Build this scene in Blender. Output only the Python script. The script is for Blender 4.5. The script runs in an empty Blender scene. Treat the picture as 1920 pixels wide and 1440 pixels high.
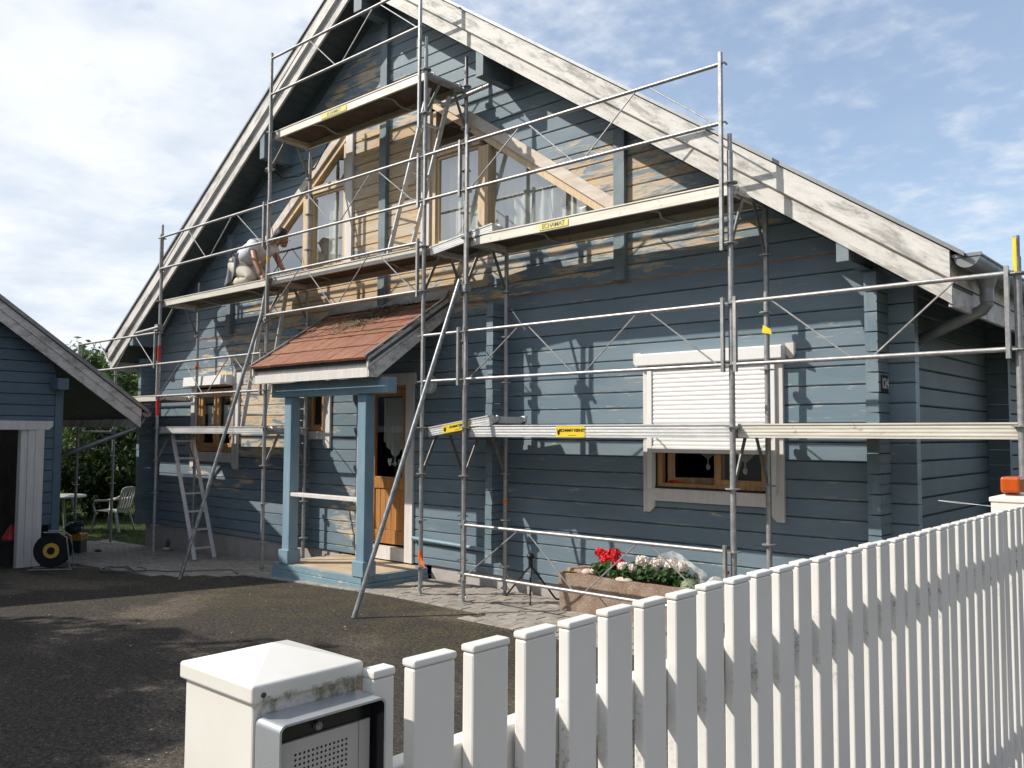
import bpy, bmesh, math, random
from mathutils import Vector, Matrix, noise as mnoise
random.seed(7)
scene = bpy.context.scene
COL = scene.collection
# ------------------------------------------------------------------ camera
cam_d = bpy.data.cameras.new('camera'); cam = bpy.data.objects.new('camera', cam_d); COL.objects.link(cam)
CAM = Vector((6.3846, -6.4055, 1.6764))
yaw, pitch, roll = math.radians(41.7836), math.radians(3.3616), math.radians(0.2862)
cf = Vector((-math.sin(yaw)*math.cos(pitch), math.cos(yaw)*math.cos(pitch), math.sin(pitch)))
cr = Vector((math.cos(yaw), math.sin(yaw), 0)); cu = cr.cross(cf)
cr, cu = cr*math.cos(roll)+cu*math.sin(roll), cu*math.cos(roll)-cr*math.sin(roll)
M = Matrix((cr, cu, -cf)).transposed().to_4x4(); M.translation = CAM
cam.matrix_world = M
cam_d.sensor_width = 36; cam_d.lens = 1623.06/1920*36; cam_d.clip_start = 0.05; cam_d.clip_end = 2000
scene.camera = cam
# ------------------------------------------------------------------ sun and sky
SUN = Vector((-1.06, -1.0, 1.26)).normalized()          # towards the sun
el = math.asin(SUN.z); az = math.atan2(SUN.x, SUN.y)
sl = bpy.data.lights.new('sun', 'SUN'); sl.energy = 4.5; sl.angle = math.radians(0.55); sl.color = (1.0, 0.94, 0.85)
so = bpy.data.objects.new('sun', sl); COL.objects.link(so); so.rotation_euler = SUN.to_track_quat('Z', 'Y').to_euler()
so.location = (0, -10, 15)
scene.view_settings.view_transform = 'Standard'; scene.view_settings.look = 'None'
scene.view_settings.exposure = 0.25; scene.view_settings.gamma = 1.0; scene.view_settings.use_curve_mapping = False
scene.cycles.max_bounces = 6; scene.cycles.diffuse_bounces = 3; scene.cycles.glossy_bounces = 3; scene.cycles.transparent_max_bounces = 10
scene.cycles.caustics_reflective = False; scene.cycles.caustics_refractive = False
scene.cycles.sample_clamp_indirect = 6; scene.cycles.use_adaptive_sampling = True; scene.cycles.adaptive_threshold = .02

class NT:
    """small helper for node graphs"""
    def __init__(s, tree): s.t = tree; s.n = tree.nodes; s.l = tree.links; s.n.clear()
    def new(s, typ, **kw):
        nd = s.n.new(typ)
        for k, v in kw.items(): setattr(nd, k, v)
        return nd
    def put(s, sock, v):
        if isinstance(v, bpy.types.NodeSocket): s.l.new(v, sock)
        elif isinstance(v, (tuple, list)) and len(v) == 3 and sock.type == 'RGBA': sock.default_value = (*v, 1)
        else: sock.default_value = v
    def m(s, op, a, b=0.0, c=None, clamp=False):
        nd = s.new('ShaderNodeMath', operation=op, use_clamp=clamp)
        s.put(nd.inputs[0], a); s.put(nd.inputs[1], b)
        if c is not None: s.put(nd.inputs[2], c)
        return nd.outputs[0]
    def vm(s, op, a, b=(0,0,0)):
        nd = s.new('ShaderNodeVectorMath', operation=op); s.put(nd.inputs[0], a); s.put(nd.inputs[1], b); return nd.outputs[0]
    def mix(s, f, a, b, bt='MIX'):
        nd = s.new('ShaderNodeMix', data_type='RGBA', blend_type=bt)
        s.put(nd.inputs[0], f); s.put(nd.inputs[6], a); s.put(nd.inputs[7], b); return nd.outputs[2]
    def rng(s, v, a, b, c=0.0, d=1.0, smooth=True):
        nd = s.new('ShaderNodeMapRange', interpolation_type='SMOOTHSTEP' if smooth else 'LINEAR')
        for i, q in enumerate((v, a, b, c, d)): s.put(nd.inputs[i], q)
        return nd.outputs[0]
    def noise(s, vec, scale=1, detail=4, rough=.55, dist=0):
        nd = s.new('ShaderNodeTexNoise')
        if vec is not None: s.put(nd.inputs['Vector'], vec)
        nd.inputs['Scale'].default_value = scale; nd.inputs['Detail'].default_value = detail
        nd.inputs['Roughness'].default_value = rough; nd.inputs['Distortion'].default_value = dist
        return nd.outputs[0]
    def pos(s): return s.new('ShaderNodeNewGeometry').outputs['Position']
    def obj(s): return s.new('ShaderNodeTexCoord').outputs['Object']
    def rand(s): return s.new('ShaderNodeObjectInfo').outputs['Random']
    def scl(s, v, k): return s.vm('MULTIPLY', v, k)
    def sep(s, v): 
        nd = s.new('ShaderNodeSeparateXYZ'); s.put(nd.inputs[0], v); return nd.outputs
    def comb(s, x, y, z):
        nd = s.new('ShaderNodeCombineXYZ'); s.put(nd.inputs[0], x); s.put(nd.inputs[1], y); s.put(nd.inputs[2], z); return nd.outputs[0]
    def bump(s, h, strength=.3, dist=.01):
        nd = s.new('ShaderNodeBump'); nd.inputs['Strength'].default_value = strength; nd.inputs['Distance'].default_value = dist
        s.put(nd.inputs['Height'], h); return nd.outputs[0]
    def out(s, sh): 
        o = s.new('ShaderNodeOutputMaterial'); s.l.new(sh, o.inputs[0])
    def bsdf(s, col, rough=.5, metal=0.0, normal=None, spec=.5, **kw):
        b = s.new('ShaderNodeBsdfPrincipled'); s.put(b.inputs['Base Color'], col); s.put(b.inputs['Roughness'], rough)
        s.put(b.inputs['Metallic'], metal); s.put(b.inputs['Specular IOR Level'], spec)
        if normal is not None: s.put(b.inputs['Normal'], normal)
        for k, v in kw.items(): s.put(b.inputs[k], v)
        return b.outputs[0]

world = bpy.data.worlds.new('World'); scene.world = world; world.use_nodes = True
world.cycles.sampling_method = 'MANUAL'; world.cycles.sample_map_resolution = 512
w = NT(world.node_tree)
sky = w.new('ShaderNodeTexSky', sky_type='NISHITA', sun_disc=False)
sky.sun_elevation = el; sky.sun_rotation = az; sky.altitude = 200; sky.air_density = 1.0; sky.dust_density = 1.2; sky.ozone_density = 1.2
d = w.new('ShaderNodeTexCoord').outputs['Generated']
dx, dy, dz = w.sep(d)
zz = w.m('ADD', w.m('MAXIMUM', dz, 0.0), 0.16)
u = w.comb(w.m('DIVIDE', dx, zz), w.m('DIVIDE', dy, zz), 0.0)
n1 = w.noise(w.vm('ADD', u, (3.1, 1.7, 0)), 1.1, 2, .5, 0)
n2 = w.noise(w.vm('ADD', u, (7.3, 0.4, 0)), 6.5, 5, .55, 0)
side = w.m('ADD', w.m('MULTIPLY', dx, -0.40), w.m('MULTIPLY', dy, -0.24))      # thicker cloud in the west
cov = w.m('ADD', w.m('ADD', w.m('MULTIPLY', n1, .62), w.m('MULTIPLY', n2, .68)), w.m('ADD', side, w.m('MULTIPLY', w.m('SUBTRACT', w.noise(w.vm('ADD', u, (2.7, 8.1, 0)), 17.0, 3, .55, 0), .5), .42)))
mask = w.rng(cov, .44, .92)
shade = w.rng(w.noise(w.vm('ADD', u, (1.3, 5.2, 0)), 2.3, 4, .6, 0), .30, .68)
cloud = w.mix(shade, (4.3, 4.75, 5.4), (5.9, 6.05, 6.25))
hz = w.rng(dz, -.02, .30, .50, 0)
skyc = w.mix(w.m('ADD', hz, .16), sky.outputs[0], (3.9, 5.0, 6.4))
full = w.mix(w.m('ADD', w.m('MULTIPLY', mask, .84), .12), skyc, cloud)
bg = w.new('ShaderNodeBackground'); w.put(bg.inputs[0], full); bg.inputs[1].default_value = 0.145
wo = w.new('ShaderNodeOutputWorld'); w.l.new(bg.outputs[0], wo.inputs[0])

# ------------------------------------------------------------------ materials
MAT = {}
def mat(name):
    def deco(fn):
        mt = bpy.data.materials.new(name); mt.use_nodes = True; fn(NT(mt.node_tree), mt); MAT[name] = mt; return fn
    return deco
def plain(name, col, rough=.55, metal=0.0, var=.12, scale=8, bump=.0, spec=.5, stretch=(1,1,1)):
    mt = bpy.data.materials.new(name); mt.use_nodes = True; t = NT(mt.node_tree)
    p = t.scl(t.pos(), stretch)
    n = t.noise(p, scale, 6, .6)
    r = t.m('ADD', t.m('MULTIPLY', t.rand(), var*.7), t.m('MULTIPLY', t.rng(n, .25, .75), var))
    k = t.m('SUBTRACT', 1+var*.8, r)
    c = t.vm('MULTIPLY', tuple(col), t.comb(k, k, k))
    rr = t.rng(n, .2, .8, max(rough-.1, .05), min(rough+.1, 1))
    nm = t.bump(t.noise(p, scale*5, 4, .6), bump, .01) if bump else None
    t.out(t.bsdf(c, rr, metal, nm, spec)); MAT[name] = mt

Z0, DZ = 1.463, 0.161
def peel_log(t, mt):
    p = t.pos(); x, y, z = t.sep(p)
    rnd = t.rand()
    # wear zones of this facade: (cx, cz, rx, rz, amount)
    zones = [(-2.3, 4.8, 1.7, 1.6, .92), (1.1, 4.15, 1.7, .85, .70), (-5.2, 2.3, 2.6, 1.5, .70), (-2.6, 3.6, 3.9, .75, .85),
             (-2.9, .6, .8, .6, .50), (1.3, 3.55, 2.4, .35, .5), (-2.9, 6.3, 1.2, .8, .55), (-6.4, .95, 1.4, .3, .5)]
    wz = 0.0
    for cx, cz, rx, rz, a in zones:
        ex = t.m('POWER', t.m('DIVIDE', t.m('SUBTRACT', x, cx), rx), 2.0); ez = t.m('POWER', t.m('DIVIDE', t.m('SUBTRACT', z, cz), rz), 2.0)
        b = t.m('MULTIPLY', t.m('SUBTRACT', 1.0, t.m('ADD', ex, ez), clamp=True), a)
        wz = b if wz == 0.0 else t.m('MAXIMUM', wz, b)
    off = t.m('MULTIPLY', rnd, 37.0)
    v = t.comb(t.m('ADD', t.m('MULTIPLY', x, 1.9), off), 0.0, t.m('MULTIPLY', z, 9.0))
    vf = t.comb(t.m('ADD', t.m('MULTIPLY', x, 7.0), off), 4.0, t.m('MULTIPLY', z, 75.0))
    n = t.m('ADD', t.m('MULTIPLY', t.noise(v, 1.0, 5, .62, .5), .78), t.m('MULTIPLY', t.noise(vf, 1.0, 4, .6, .6), .22))
    val = t.m('ADD', n, t.m('MULTIPLY', wz, .335))
    peel = t.rng(val, .655, .690)
    rim = t.m('SUBTRACT', t.rng(val, .625, .652), peel, clamp=True)
    lz = t.m('FRACT', t.m('DIVIDE', t.m('SUBTRACT', z, Z0), DZ))
    edge = t.m('MAXIMUM', t.rng(lz, .30, .03, 0, 1), t.rng(lz, .80, .98, 0, 1))
    nf = t.noise(t.comb(t.m('ADD', t.m('MULTIPLY', x, 5.0), off), 3.0, t.m('MULTIPLY', z, 46.0)), 1.0, 5, .62, .4)
    nl = t.noise(t.comb(t.m('ADD', t.m('MULTIPLY', x, .9), off), 9.0, t.m('MULTIPLY', z, 1.2)), 1.0, 3)
    fleck = t.m('MULTIPLY', t.rng(t.m('ADD', nf, t.m('MULTIPLY', edge, .12)), .635, .68), t.rng(nl, .40, .58))
    grain = t.noise(t.comb(t.m('MULTIPLY', x, 2.5), y, t.m('MULTIPLY', z, 70.0)), 1.0, 5, .6, .5)
    fade = t.rng(t.noise(t.comb(t.m('ADD', x, off), 0.0, t.m('MULTIPLY', z, 4.0)), .9, 5, .6), .28, .72)
    blue = t.mix(fade, (.138, .195, .238), (.218, .278, .316))
    blue = t.mix(t.m('MULTIPLY', t.m('FRACT', t.m('MULTIPLY', rnd, 7.13)), .6), blue, (.135, .20, .25))
    blue = t.mix(t.rng(rnd, .6, 1.0, 0, .35), blue, (.24, .30, .34))
    blue = t.mix(t.rng(grain, .45, .75, 0, .35), blue, (.24, .29, .32))
    wood = t.mix(t.rng(grain, .3, .7), (.44, .295, .155), (.68, .52, .335))
    wood = t.mix(t.rng(nl, .42, .62, 0, .75), wood, (.56, .50, .41))
    c = t.mix(t.m('MULTIPLY', fleck, .62), blue, (.42, .41, .37))
    c = t.mix(t.m('MULTIPLY', rim, .55), c, (.40, .42, .41))
    c = t.mix(peel, c, wood)
    h = t.m('ADD', t.m('MULTIPLY', grain, .35), t.m('MULTIPLY', t.m('MAXIMUM', peel, fleck), -.6))
    t.out(t.bsdf(c, t.mix(peel, (.42,)*3, (.75,)*3), 0, t.bump(h, .35, .006), .4))
mat('peeling_blue_logs')(peel_log)

def blue_wood(name, a, b, axis=0, ro=.5, chip=.0):
    mt = bpy.data.materials.new(name); mt.use_nodes = True; t = NT(mt.node_tree)
    st = [30, 30, 30]; st[axis] = 2
    p = t.pos(); g = t.noise(t.scl(p, tuple(st)), 1.0, 5, .6, .4)
    n = t.noise(p, 3.0, 5, .6)
    c = t.mix(t.rng(n, .3, .7), a, b)
    c = t.mix(t.m('MULTIPLY', t.rand(), .3), c, tuple(q*.8 for q in a))
    c = t.mix(t.rng(g, .5, .8, 0, .25), c, tuple(min(q*1.5, 1) for q in b))
    if chip:
        ch = t.rng(t.noise(t.scl(p, (6, 6, 14)), 1.6, 8, .68, .4), .70-chip, .73-chip)
        c = t.mix(ch, c, (.50, .46, .40))
    t.out(t.bsdf(c, ro, 0, t.bump(g, .25, .005), .4)); MAT[name] = mt
blue_wood('garage_blue_boards', (.095, .145, .190), (.12, .175, .22), 1)
blue_wood('shaded_side_logs', (.075, .105, .118), (.11, .142, .155), 1)  # blue darker than the facade's: shade of the deep eave painted in
blue_wood('soffit_blue', (.060, .085, .096), (.10, .128, .138), 1)
blue_wood('blue_post', (.195, .305, .385), (.25, .365, .435), 2, .45, .035)
blue_wood('blue_batten', (.14, .19, .22), (.22, .27, .295), 2, .5, .06)
blue_wood('log_end_blue', (.13, .19, .23), (.23, .29, .32), 2, .6, .05)
blue_wood('step_blue', (.19, .30, .36), (.26, .37, .42), 0, .5, .10)

@mat('weathered_white')
def _(t, mt):
    p = t.pos(); x, y, z = t.sep(p)
    ax_ = t.m('ABSOLUTE', t.m('ADD', x, 2.38))
    al_ = t.m('SUBTRACT', t.m('MULTIPLY', ax_, .82), t.m('MULTIPLY', z, .57)); ac_ = t.m('ADD', t.m('MULTIPLY', ax_, .57), t.m('MULTIPLY', z, .82))
    n = t.noise(t.comb(t.m('MULTIPLY', al_, 2.6), t.m('MULTIPLY', y, 5.0), t.m('MULTIPLY', ac_, 12.0)), 1.0, 7, .7, .4); f = t.noise(t.comb(t.m('MULTIPLY', al_, 14.0), t.m('MULTIPLY', y, 30.0), t.m('MULTIPLY', ac_, 60.0)), 1.0, 5, .7); g = t.noise(p, 1.1, 3)
    a = t.m('ADD', t.m('MULTIPLY', n, .75), t.m('ADD', t.m('MULTIPLY', f, .30), t.m('MULTIPLY', g, .25)))
    mil = t.rng(a, .585, .80)
    c = t.mix(t.rng(f, .3, .7), (.66, .635, .60), (.78, .755, .72))
    c = t.mix(t.m('MULTIPLY', mil, .85), c, (.22, .215, .20))
    c = t.mix(t.m('MULTIPLY', t.rand(), .22), c, (.55, .49, .42))
    t.out(t.bsdf(c, .6, 0, t.bump(t.m('ADD', f, mil), .3, .004), .35))
@mat('white_trim')
def _(t, mt):
    p = t.pos(); n = t.noise(p, 9, 8, .65, .3); g = t.noise(t.scl(p, (18, 18, 2.5)), 1, 5, .6)
    c = t.mix(t.rng(g, .35, .7), (.66, .625, .585), (.75, .72, .685))
    c = t.mix(t.rng(n, .60, .75, 0, .5), c, (.36, .32, .28))
    t.out(t.bsdf(c, .5, 0, t.bump(g, .2, .004), .4))
@mat('rake_trim_wood')
def _(t, mt):
    p = t.pos(); g = t.noise(t.scl(p, (3, 20, 14)), 1, 5, .6, .4); n = t.noise(p, 14, 5)
    c = t.mix(t.rng(g, .35, .7), (.60, .50, .42), (.72, .65, .58)); c = t.mix(t.rng(n, .66, .72, 0, .5), c, (.35, .24, .16))
    t.out(t.bsdf(c, .6, 0, t.bump(g, .2, .004), .35))
def pine(name, a, b, axis, ro=.32):
    mt = bpy.data.materials.new(name); mt.use_nodes = True; t = NT(mt.node_tree)
    st = [26, 26, 26]; st[axis] = 1.6
    p = t.pos(); g = t.noise(t.scl(p, tuple(st)), 1.0, 6, .62, 1.2); n = t.noise(p, 5, 3)
    c = t.mix(t.rng(g, .32, .68), a, b); c = t.mix(t.rng(n, .62, .75, 0, .4), c, tuple(q*.55 for q in a))
    t.out(t.bsdf(c, ro, 0, t.bump(g, .12, .003), .5)); MAT[name] = mt
pine('pine_vertical', (.40, .20, .075), (.58, .335, .14), 2)
pine('pine_raw', (.60, .43, .26), (.72, .56, .37), 2, .5)
pine('door_wood', (.36, .155, .05), (.52, .26, .10), 2, .3)
pine('bare_strip', (.30, .13, .06), (.42, .21, .10), 0, .7)

@mat('galvanised_steel')
def _(t, mt):
    p = t.pos(); n = t.noise(p, 26, 5, .6); s = t.noise(t.scl(p, (1,1,.5)), 7, 6, .7)
    c = t.mix(t.rng(n, .3, .7), (.30, .30, .30), (.46, .46, .455)); c = t.mix(t.rng(s, .58, .74, 0, .8), c, (.62, .60, .57))
    c = t.mix(t.rng(t.noise(p, 3.1, 6, .7), .62, .72, 0, .6), c, (.40, .27, .20))
    c = t.mix(t.m('MULTIPLY', t.rand(), .35), c, (.33, .32, .31))
    t.out(t.bsdf(c, t.rng(s, .3, .7, .36, .58), .55, t.bump(n, .12, .003)))
@mat('grey_steel')
def _(t, mt):
    p = t.pos(); n = t.noise(p, 18, 6, .65)
    c = t.mix(t.rng(n, .35, .7), (.19, .205, .215), (.34, .355, .36)); c = t.mix(t.rng(t.noise(p, 5, 6, .7), .60, .68), c, (.55, .54, .52))
    t.out(t.bsdf(c, .42, .55, t.bump(n, .1, .003)))
@mat('aluminium')
def _(t, mt):
    p = t.pos(); n = t.noise(t.scl(p, (2, 20, 40)), 1, 6, .6); s = t.noise(p, 6, 7, .7)
    c = t.mix(t.rng(n, .35, .7), (.66, .66, .65), (.80, .80, .79)); c = t.mix(t.rng(s, .60, .76, 0, .6), c, (.34, .33, .31))
    t.out(t.bsdf(c, t.rng(s, .3, .7, .34, .55), .5, t.bump(n, .1, .003)))
@mat('painted_deck_edge')
def _(t, mt):
    p = t.pos(); s = t.noise(p, 9, 8, .7); n = t.noise(t.scl(p, (3, 10, 30)), 1, 5)
    c = t.mix(t.rng(n, .3, .7), (.60, .56, .48), (.72, .69, .61)); c = t.mix(t.rng(s, .58, .72, 0, .8), c, (.28, .23, .18))
    t.out(t.bsdf(c, .5, .25, t.bump(s, .2, .003)))
plain('deck_plywood', (.105, .075, .056), .8, 0, .5, 5, .2)
plain('sticker_yellow', (.80, .58, .03), .45, 0, .15, 20)
plain('sticker_pale_yellow', (.78, .66, .16), .5, 0, .25, 24)
plain('ink_black', (.012, .012, .014), .5)
plain('roof_covering', (.07, .06, .055), .7, 0, .3, 4)
plain('brace_steel', (.21, .20, .185), .55, .2, .3, 20)
plain('zinc', (.27, .285, .295), .45, .5, .25, 6, .05)
plain('zinc_edge', (.30, .31, .32), .4, .6, .25, 6)
plain('foundation_plaster', (.42, .38, .36), .85, 0, .25, 5, .3)
plain('porch_tile_floor', (.52, .41, .28), .75, 0, .3, 3, .15)
plain('pvc_white', (.76, .745, .71), .32, 0, .05, 3)
plain('shutter_white', (.80, .79, .77), .35, 0, .05, 5)
plain('dark_rubber', (.012, .012, .013), .6, 0, .3, 20, 0, .3)
plain('black_iron', (.02, .02, .022), .45, .3, .3, 20, .1)
plain('red_paint', (.62, .035, .02), .4, 0, .15)
plain('orange_tape', (.85, .16, .03), .4, 0, .15)
plain('dark_green_plastic', (.014, .05, .042), .4, 0, .2)
plain('orange_plastic', (.56, .23, .02), .4, 0, .15)
plain('yellow_plastic', (.62, .40, .06), .4, 0, .15)
plain('garden_plastic', (.43, .42, .39), .4, 0, .15)
plain('pebble', (.52, .44, .36), .75, 0, .3, 12, .2)
plain('soil', (.06, .045, .03), .95, 0, .5, 20, .5)
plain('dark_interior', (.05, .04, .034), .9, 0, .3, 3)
plain('room_plaster', (.78, .75, .68), .9, 0, .1, 2)
plain('dark_bin', (.05, .05, .052), .6, 0, .2)
plain('skin', (.36, .17, .10), .5, 0, .12, 10)
plain('tshirt_white', (.74, .74, .77), .85, 0, .08, 30, .15)
plain('work_trousers', (.60, .55, .46), .9, 0, .25, 18, .3)
plain('grey_jacket', (.24, .25, .27), .9, 0, .3, 14, .4)
plain('black_hair', (.012, .010, .010), .5, 0, .3, 60, .4)
plain('boot', (.13, .12, .085), .8, 0, .4, 20, .3)
plain('cable_grey', (.10, .10, .10), .5, 0, .2)
plain('intercom_metal', (.50, .53, .56), .30, .55, .08, 10)
plain('intercom_panel', (.46, .45, .43), .45, .1, .06, 10)
plain('intercom_black', (.012, .012, .016), .22)
plain('plaque_white', (.72, .72, .70), .4)
plain('curtain_white', (.80, .80, .77), .9, 0, .08, 8)
plain('trunk_bark', (.09, .07, .05), .9, 0, .4, 8, .6)
plain('red_petal', (.72, .010, .016), .55, 0, .35, 40)
plain('white_petal', (.84, .76, .68), .6, 0, .18, 40)
plain('dead_leaves', (.16, .12, .075), .9, 0, .6, 30)
plain('pale_stalk', (.30, .26, .18), .8)
plain('amber_lens', (.50, .085, .010), .25, 0, .1, 30)
plain('grey_brick', (.24, .22, .20), .85, 0, .2)

@mat('terracotta_tile')
def _(t, mt):
    p = t.pos(); n = t.noise(p, 9, 7, .65); s = t.noise(p, 40, 4); big = t.noise(p, 1.8, 4)
    c = t.mix(t.rng(n, .3, .72), (.215, .092, .056), (.32, .155, .098)); c = t.mix(t.m('MULTIPLY', t.rand(), .45), c, (.19, .09, .062))
    c = t.mix(t.rng(t.m('ADD', big, t.m('MULTIPLY', t.sep(p)[2], .22)), 1.14, 1.34, 0, .75), c, (.17, .125, .085)); c = t.mix(t.rng(s, .66, .72, 0, .6), c, (.10, .075, .055))
    t.out(t.bsdf(c, .75, 0, t.bump(n, .3, .006), .3))
@mat('asphalt')
def _(t, mt):
    p = t.pos(); x, y, z = t.sep(p)
    big = t.noise(t.scl(p, (.55, 1.15, 1)), 1.0, 5, .55, .4); f = t.noise(p, 150, 3, .7); g = t.noise(p, 45, 4, .7)
    vo = t.new('ShaderNodeTexVoronoi'); t.put(vo.inputs['Vector'], p); vo.inputs['Scale'].default_value = 70
    moss = t.m('MULTIPLY', t.rng(t.noise(p, 1.7, 6, .6), .40, .62), t.rng(y, -2.6, -.5))
    pale_blotch = t.rng(big, .50, .66)  # paler brown blotches from the large noise
    c = t.mix(t.rng(g, .3, .7), (.034, .029, .0245), (.062, .053, .044))
    c = t.mix(t.m('MULTIPLY', pale_blotch, .5), c, (.175, .142, .108))
    c = t.mix(t.m('MULTIPLY', moss, .62), c, (.085, .073, .032))
    st = t.m('MULTIPLY', t.rng(vo.outputs['Distance'], .42, .22), t.rng(t.noise(p, 40, 2), .46, .58))
    c = t.mix(t.m('MULTIPLY', st, .9), c, t.mix(pale_blotch, (.17, .145, .118), (.33, .28, .22)))
    sp = t.rng(t.noise(p, 33, 2, .8), .30, .70, .35, 1.75, False)
    c = t.vm('MULTIPLY', c, t.comb(sp, sp, sp))
    h = t.m('ADD', f, t.m('MULTIPLY', st, .6))
    t.out(t.bsdf(c, .9, 0, t.bump(h, .8, .012), .25))
@mat('paver_stone')
def _(t, mt):
    p = t.pos(); n = t.noise(p, 10, 7, .65); f = t.noise(p, 90, 3)
    c = t.mix(t.rng(n, .3, .7), (.26, .232, .20), (.42, .38, .33)); c = t.mix(t.m('MULTIPLY', t.rand(), .5), c, (.22, .20, .18))
    c = t.mix(t.rng(t.noise(p, 2.3, 5), .55, .70, 0, .45), c, (.14, .13, .10))
    t.out(t.bsdf(c, .9, 0, t.bump(t.m('ADD', n, f), .3, .006), .25))
plain('paver_joint', (.07, .062, .05), .95, 0, .5, 20, .3)
@mat('trough_stone')
def _(t, mt):
    p = t.pos(); n = t.noise(p, 7, 9, .7, .3); f = t.noise(p, 60, 4, .7)
    c = t.mix(t.rng(n, .35, .65), (.27, .17, .12), (.36, .28, .22)); c = t.mix(t.rng(f, .56, .66, 0, .8), c, (.55, .52, .44))
    c = t.mix(t.rng(t.noise(p, 16, 6, .7), .6, .68, 0, .6), c, (.17, .15, .12))
    t.out(t.bsdf(c, .9, 0, t.bump(t.m('ADD', n, t.m('MULTIPLY', f, .5)), .9, .02), .2))
plain('lichen', (.36, .27, .03), .9, 0, .4, 30, .4)
@mat('lawn_soil')
def _(t, mt):
    p = t.pos(); n = t.noise(p, 3, 6, .6); f = t.noise(p, 50, 4)
    c = t.mix(t.rng(n, .35, .65), (.028, .046, .013), (.048, .072, .02)); c = t.mix(t.rng(f, .5, .7), c, (.018, .03, .01))
    t.out(t.bsdf(c, .9, 0, t.bump(f, .8, .03), .2))
def leaf(name, a, b, trans=.35):
    mt = bpy.data.materials.new(name); mt.use_nodes = True; t = NT(mt.node_tree)
    p = t.pos(); n = t.noise(p, 2.2, 3); f = t.noise(p, 30, 2)
    c = t.mix(t.rng(t.m('ADD', t.m('MULTIPLY', n, .6), t.m('MULTIPLY', f, .4)), .35, .65), a, b)
    d_ = t.bsdf(c, .5, 0, None, .35)
    tr = t.new('ShaderNodeBsdfTranslucent'); t.put(tr.inputs[0], t.mix(.5, c, (.16, .24, .03)))
    mx = t.new('ShaderNodeMixShader'); mx.inputs[0].default_value = trans
    t.l.new(d_, mx.inputs[1]); t.l.new(tr.outputs[0], mx.inputs[2]); t.out(mx.outputs[0]); MAT[name] = mt
leaf('hedge_leaf', (.016, .036, .010), (.050, .088, .022))
leaf('tree_leaf', (.035, .075, .020), (.080, .135, .040))
leaf('light_leaf', (.09, .15, .025), (.17, .24, .05))
leaf('geranium_leaf', (.025, .070, .018), (.060, .120, .032), .2)
leaf('sedum_leaf', (.24, .30, .16), (.42, .45, .30), .1)
leaf('grass_blade', (.032, .058, .013), (.062, .10, .025))

def glass(name, tint, mixv):
    mt = bpy.data.materials.new(name); mt.use_nodes = True; t = NT(mt.node_tree)
    tr = t.new('ShaderNodeBsdfTransparent'); t.put(tr.inputs[0], tint)
    gl = t.new('ShaderNodeBsdfGlossy'); t.put(gl.inputs[0], (1, 1, 1)); gl.inputs['Roughness'].default_value = .012
    ge = t.new('ShaderNodeNewGeometry'); dn = t.new('ShaderNodeVectorMath', operation='DOT_PRODUCT'); t.l.new(ge.outputs['Normal'], dn.inputs[0]); t.l.new(ge.outputs['Incoming'], dn.inputs[1])
    cs_ = t.m('SUBTRACT', 1.0, t.m('ABSOLUTE', dn.outputs['Value']))
    f = t.m('ADD', t.m('MULTIPLY', t.m('POWER', cs_, 5.0), .9), mixv, clamp=True)
    f = t.m('MULTIPLY', f, t.m('SUBTRACT', 1.0, ge.outputs['Backfacing']))
    mx = t.new('ShaderNodeMixShader'); t.put(mx.inputs[0], f)
    t.l.new(tr.outputs[0], mx.inputs[1]); t.l.new(gl.outputs[0], mx.inputs[2]); t.out(mx.outputs[0]); MAT[name] = mt
glass('window_glass', (.97, .985, .97), .12)
glass('gable_glass', (.98, .995, .97), .33)
glass('clear_film', (.93, .93, .93), .10)
@mat('lace')
def _(t, mt):
    p = t.pos(); df = t.bsdf((.80, .82, .80), .9); tr = t.new('ShaderNodeBsdfTranslucent'); t.put(tr.inputs[0], (.75, .78, .75))
    mx = t.new('ShaderNodeMixShader'); mx.inputs[0].default_value = .45; t.l.new(df, mx.inputs[1]); t.l.new(tr.outputs[0], mx.inputs[2])
    tp = t.new('ShaderNodeBsdfTransparent'); m2 = t.new('ShaderNodeMixShader'); t.put(m2.inputs[0], t.rng(t.noise(p, 220, 1), .45, .62, .0, .25))
    t.l.new(mx.outputs[0], m2.inputs[1]); t.l.new(tp.outputs[0], m2.inputs[2]); t.out(m2.outputs[0])

@mat('sheer')
def _(t, mt):
    df = t.bsdf((.86, .88, .84), .9); tr = t.new('ShaderNodeBsdfTranslucent'); t.put(tr.inputs[0], (.84, .87, .82))
    mx = t.new('ShaderNodeMixShader'); mx.inputs[0].default_value = .35; t.l.new(df, mx.inputs[1]); t.l.new(tr.outputs[0], mx.inputs[2]); t.out(mx.outputs[0])
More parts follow.
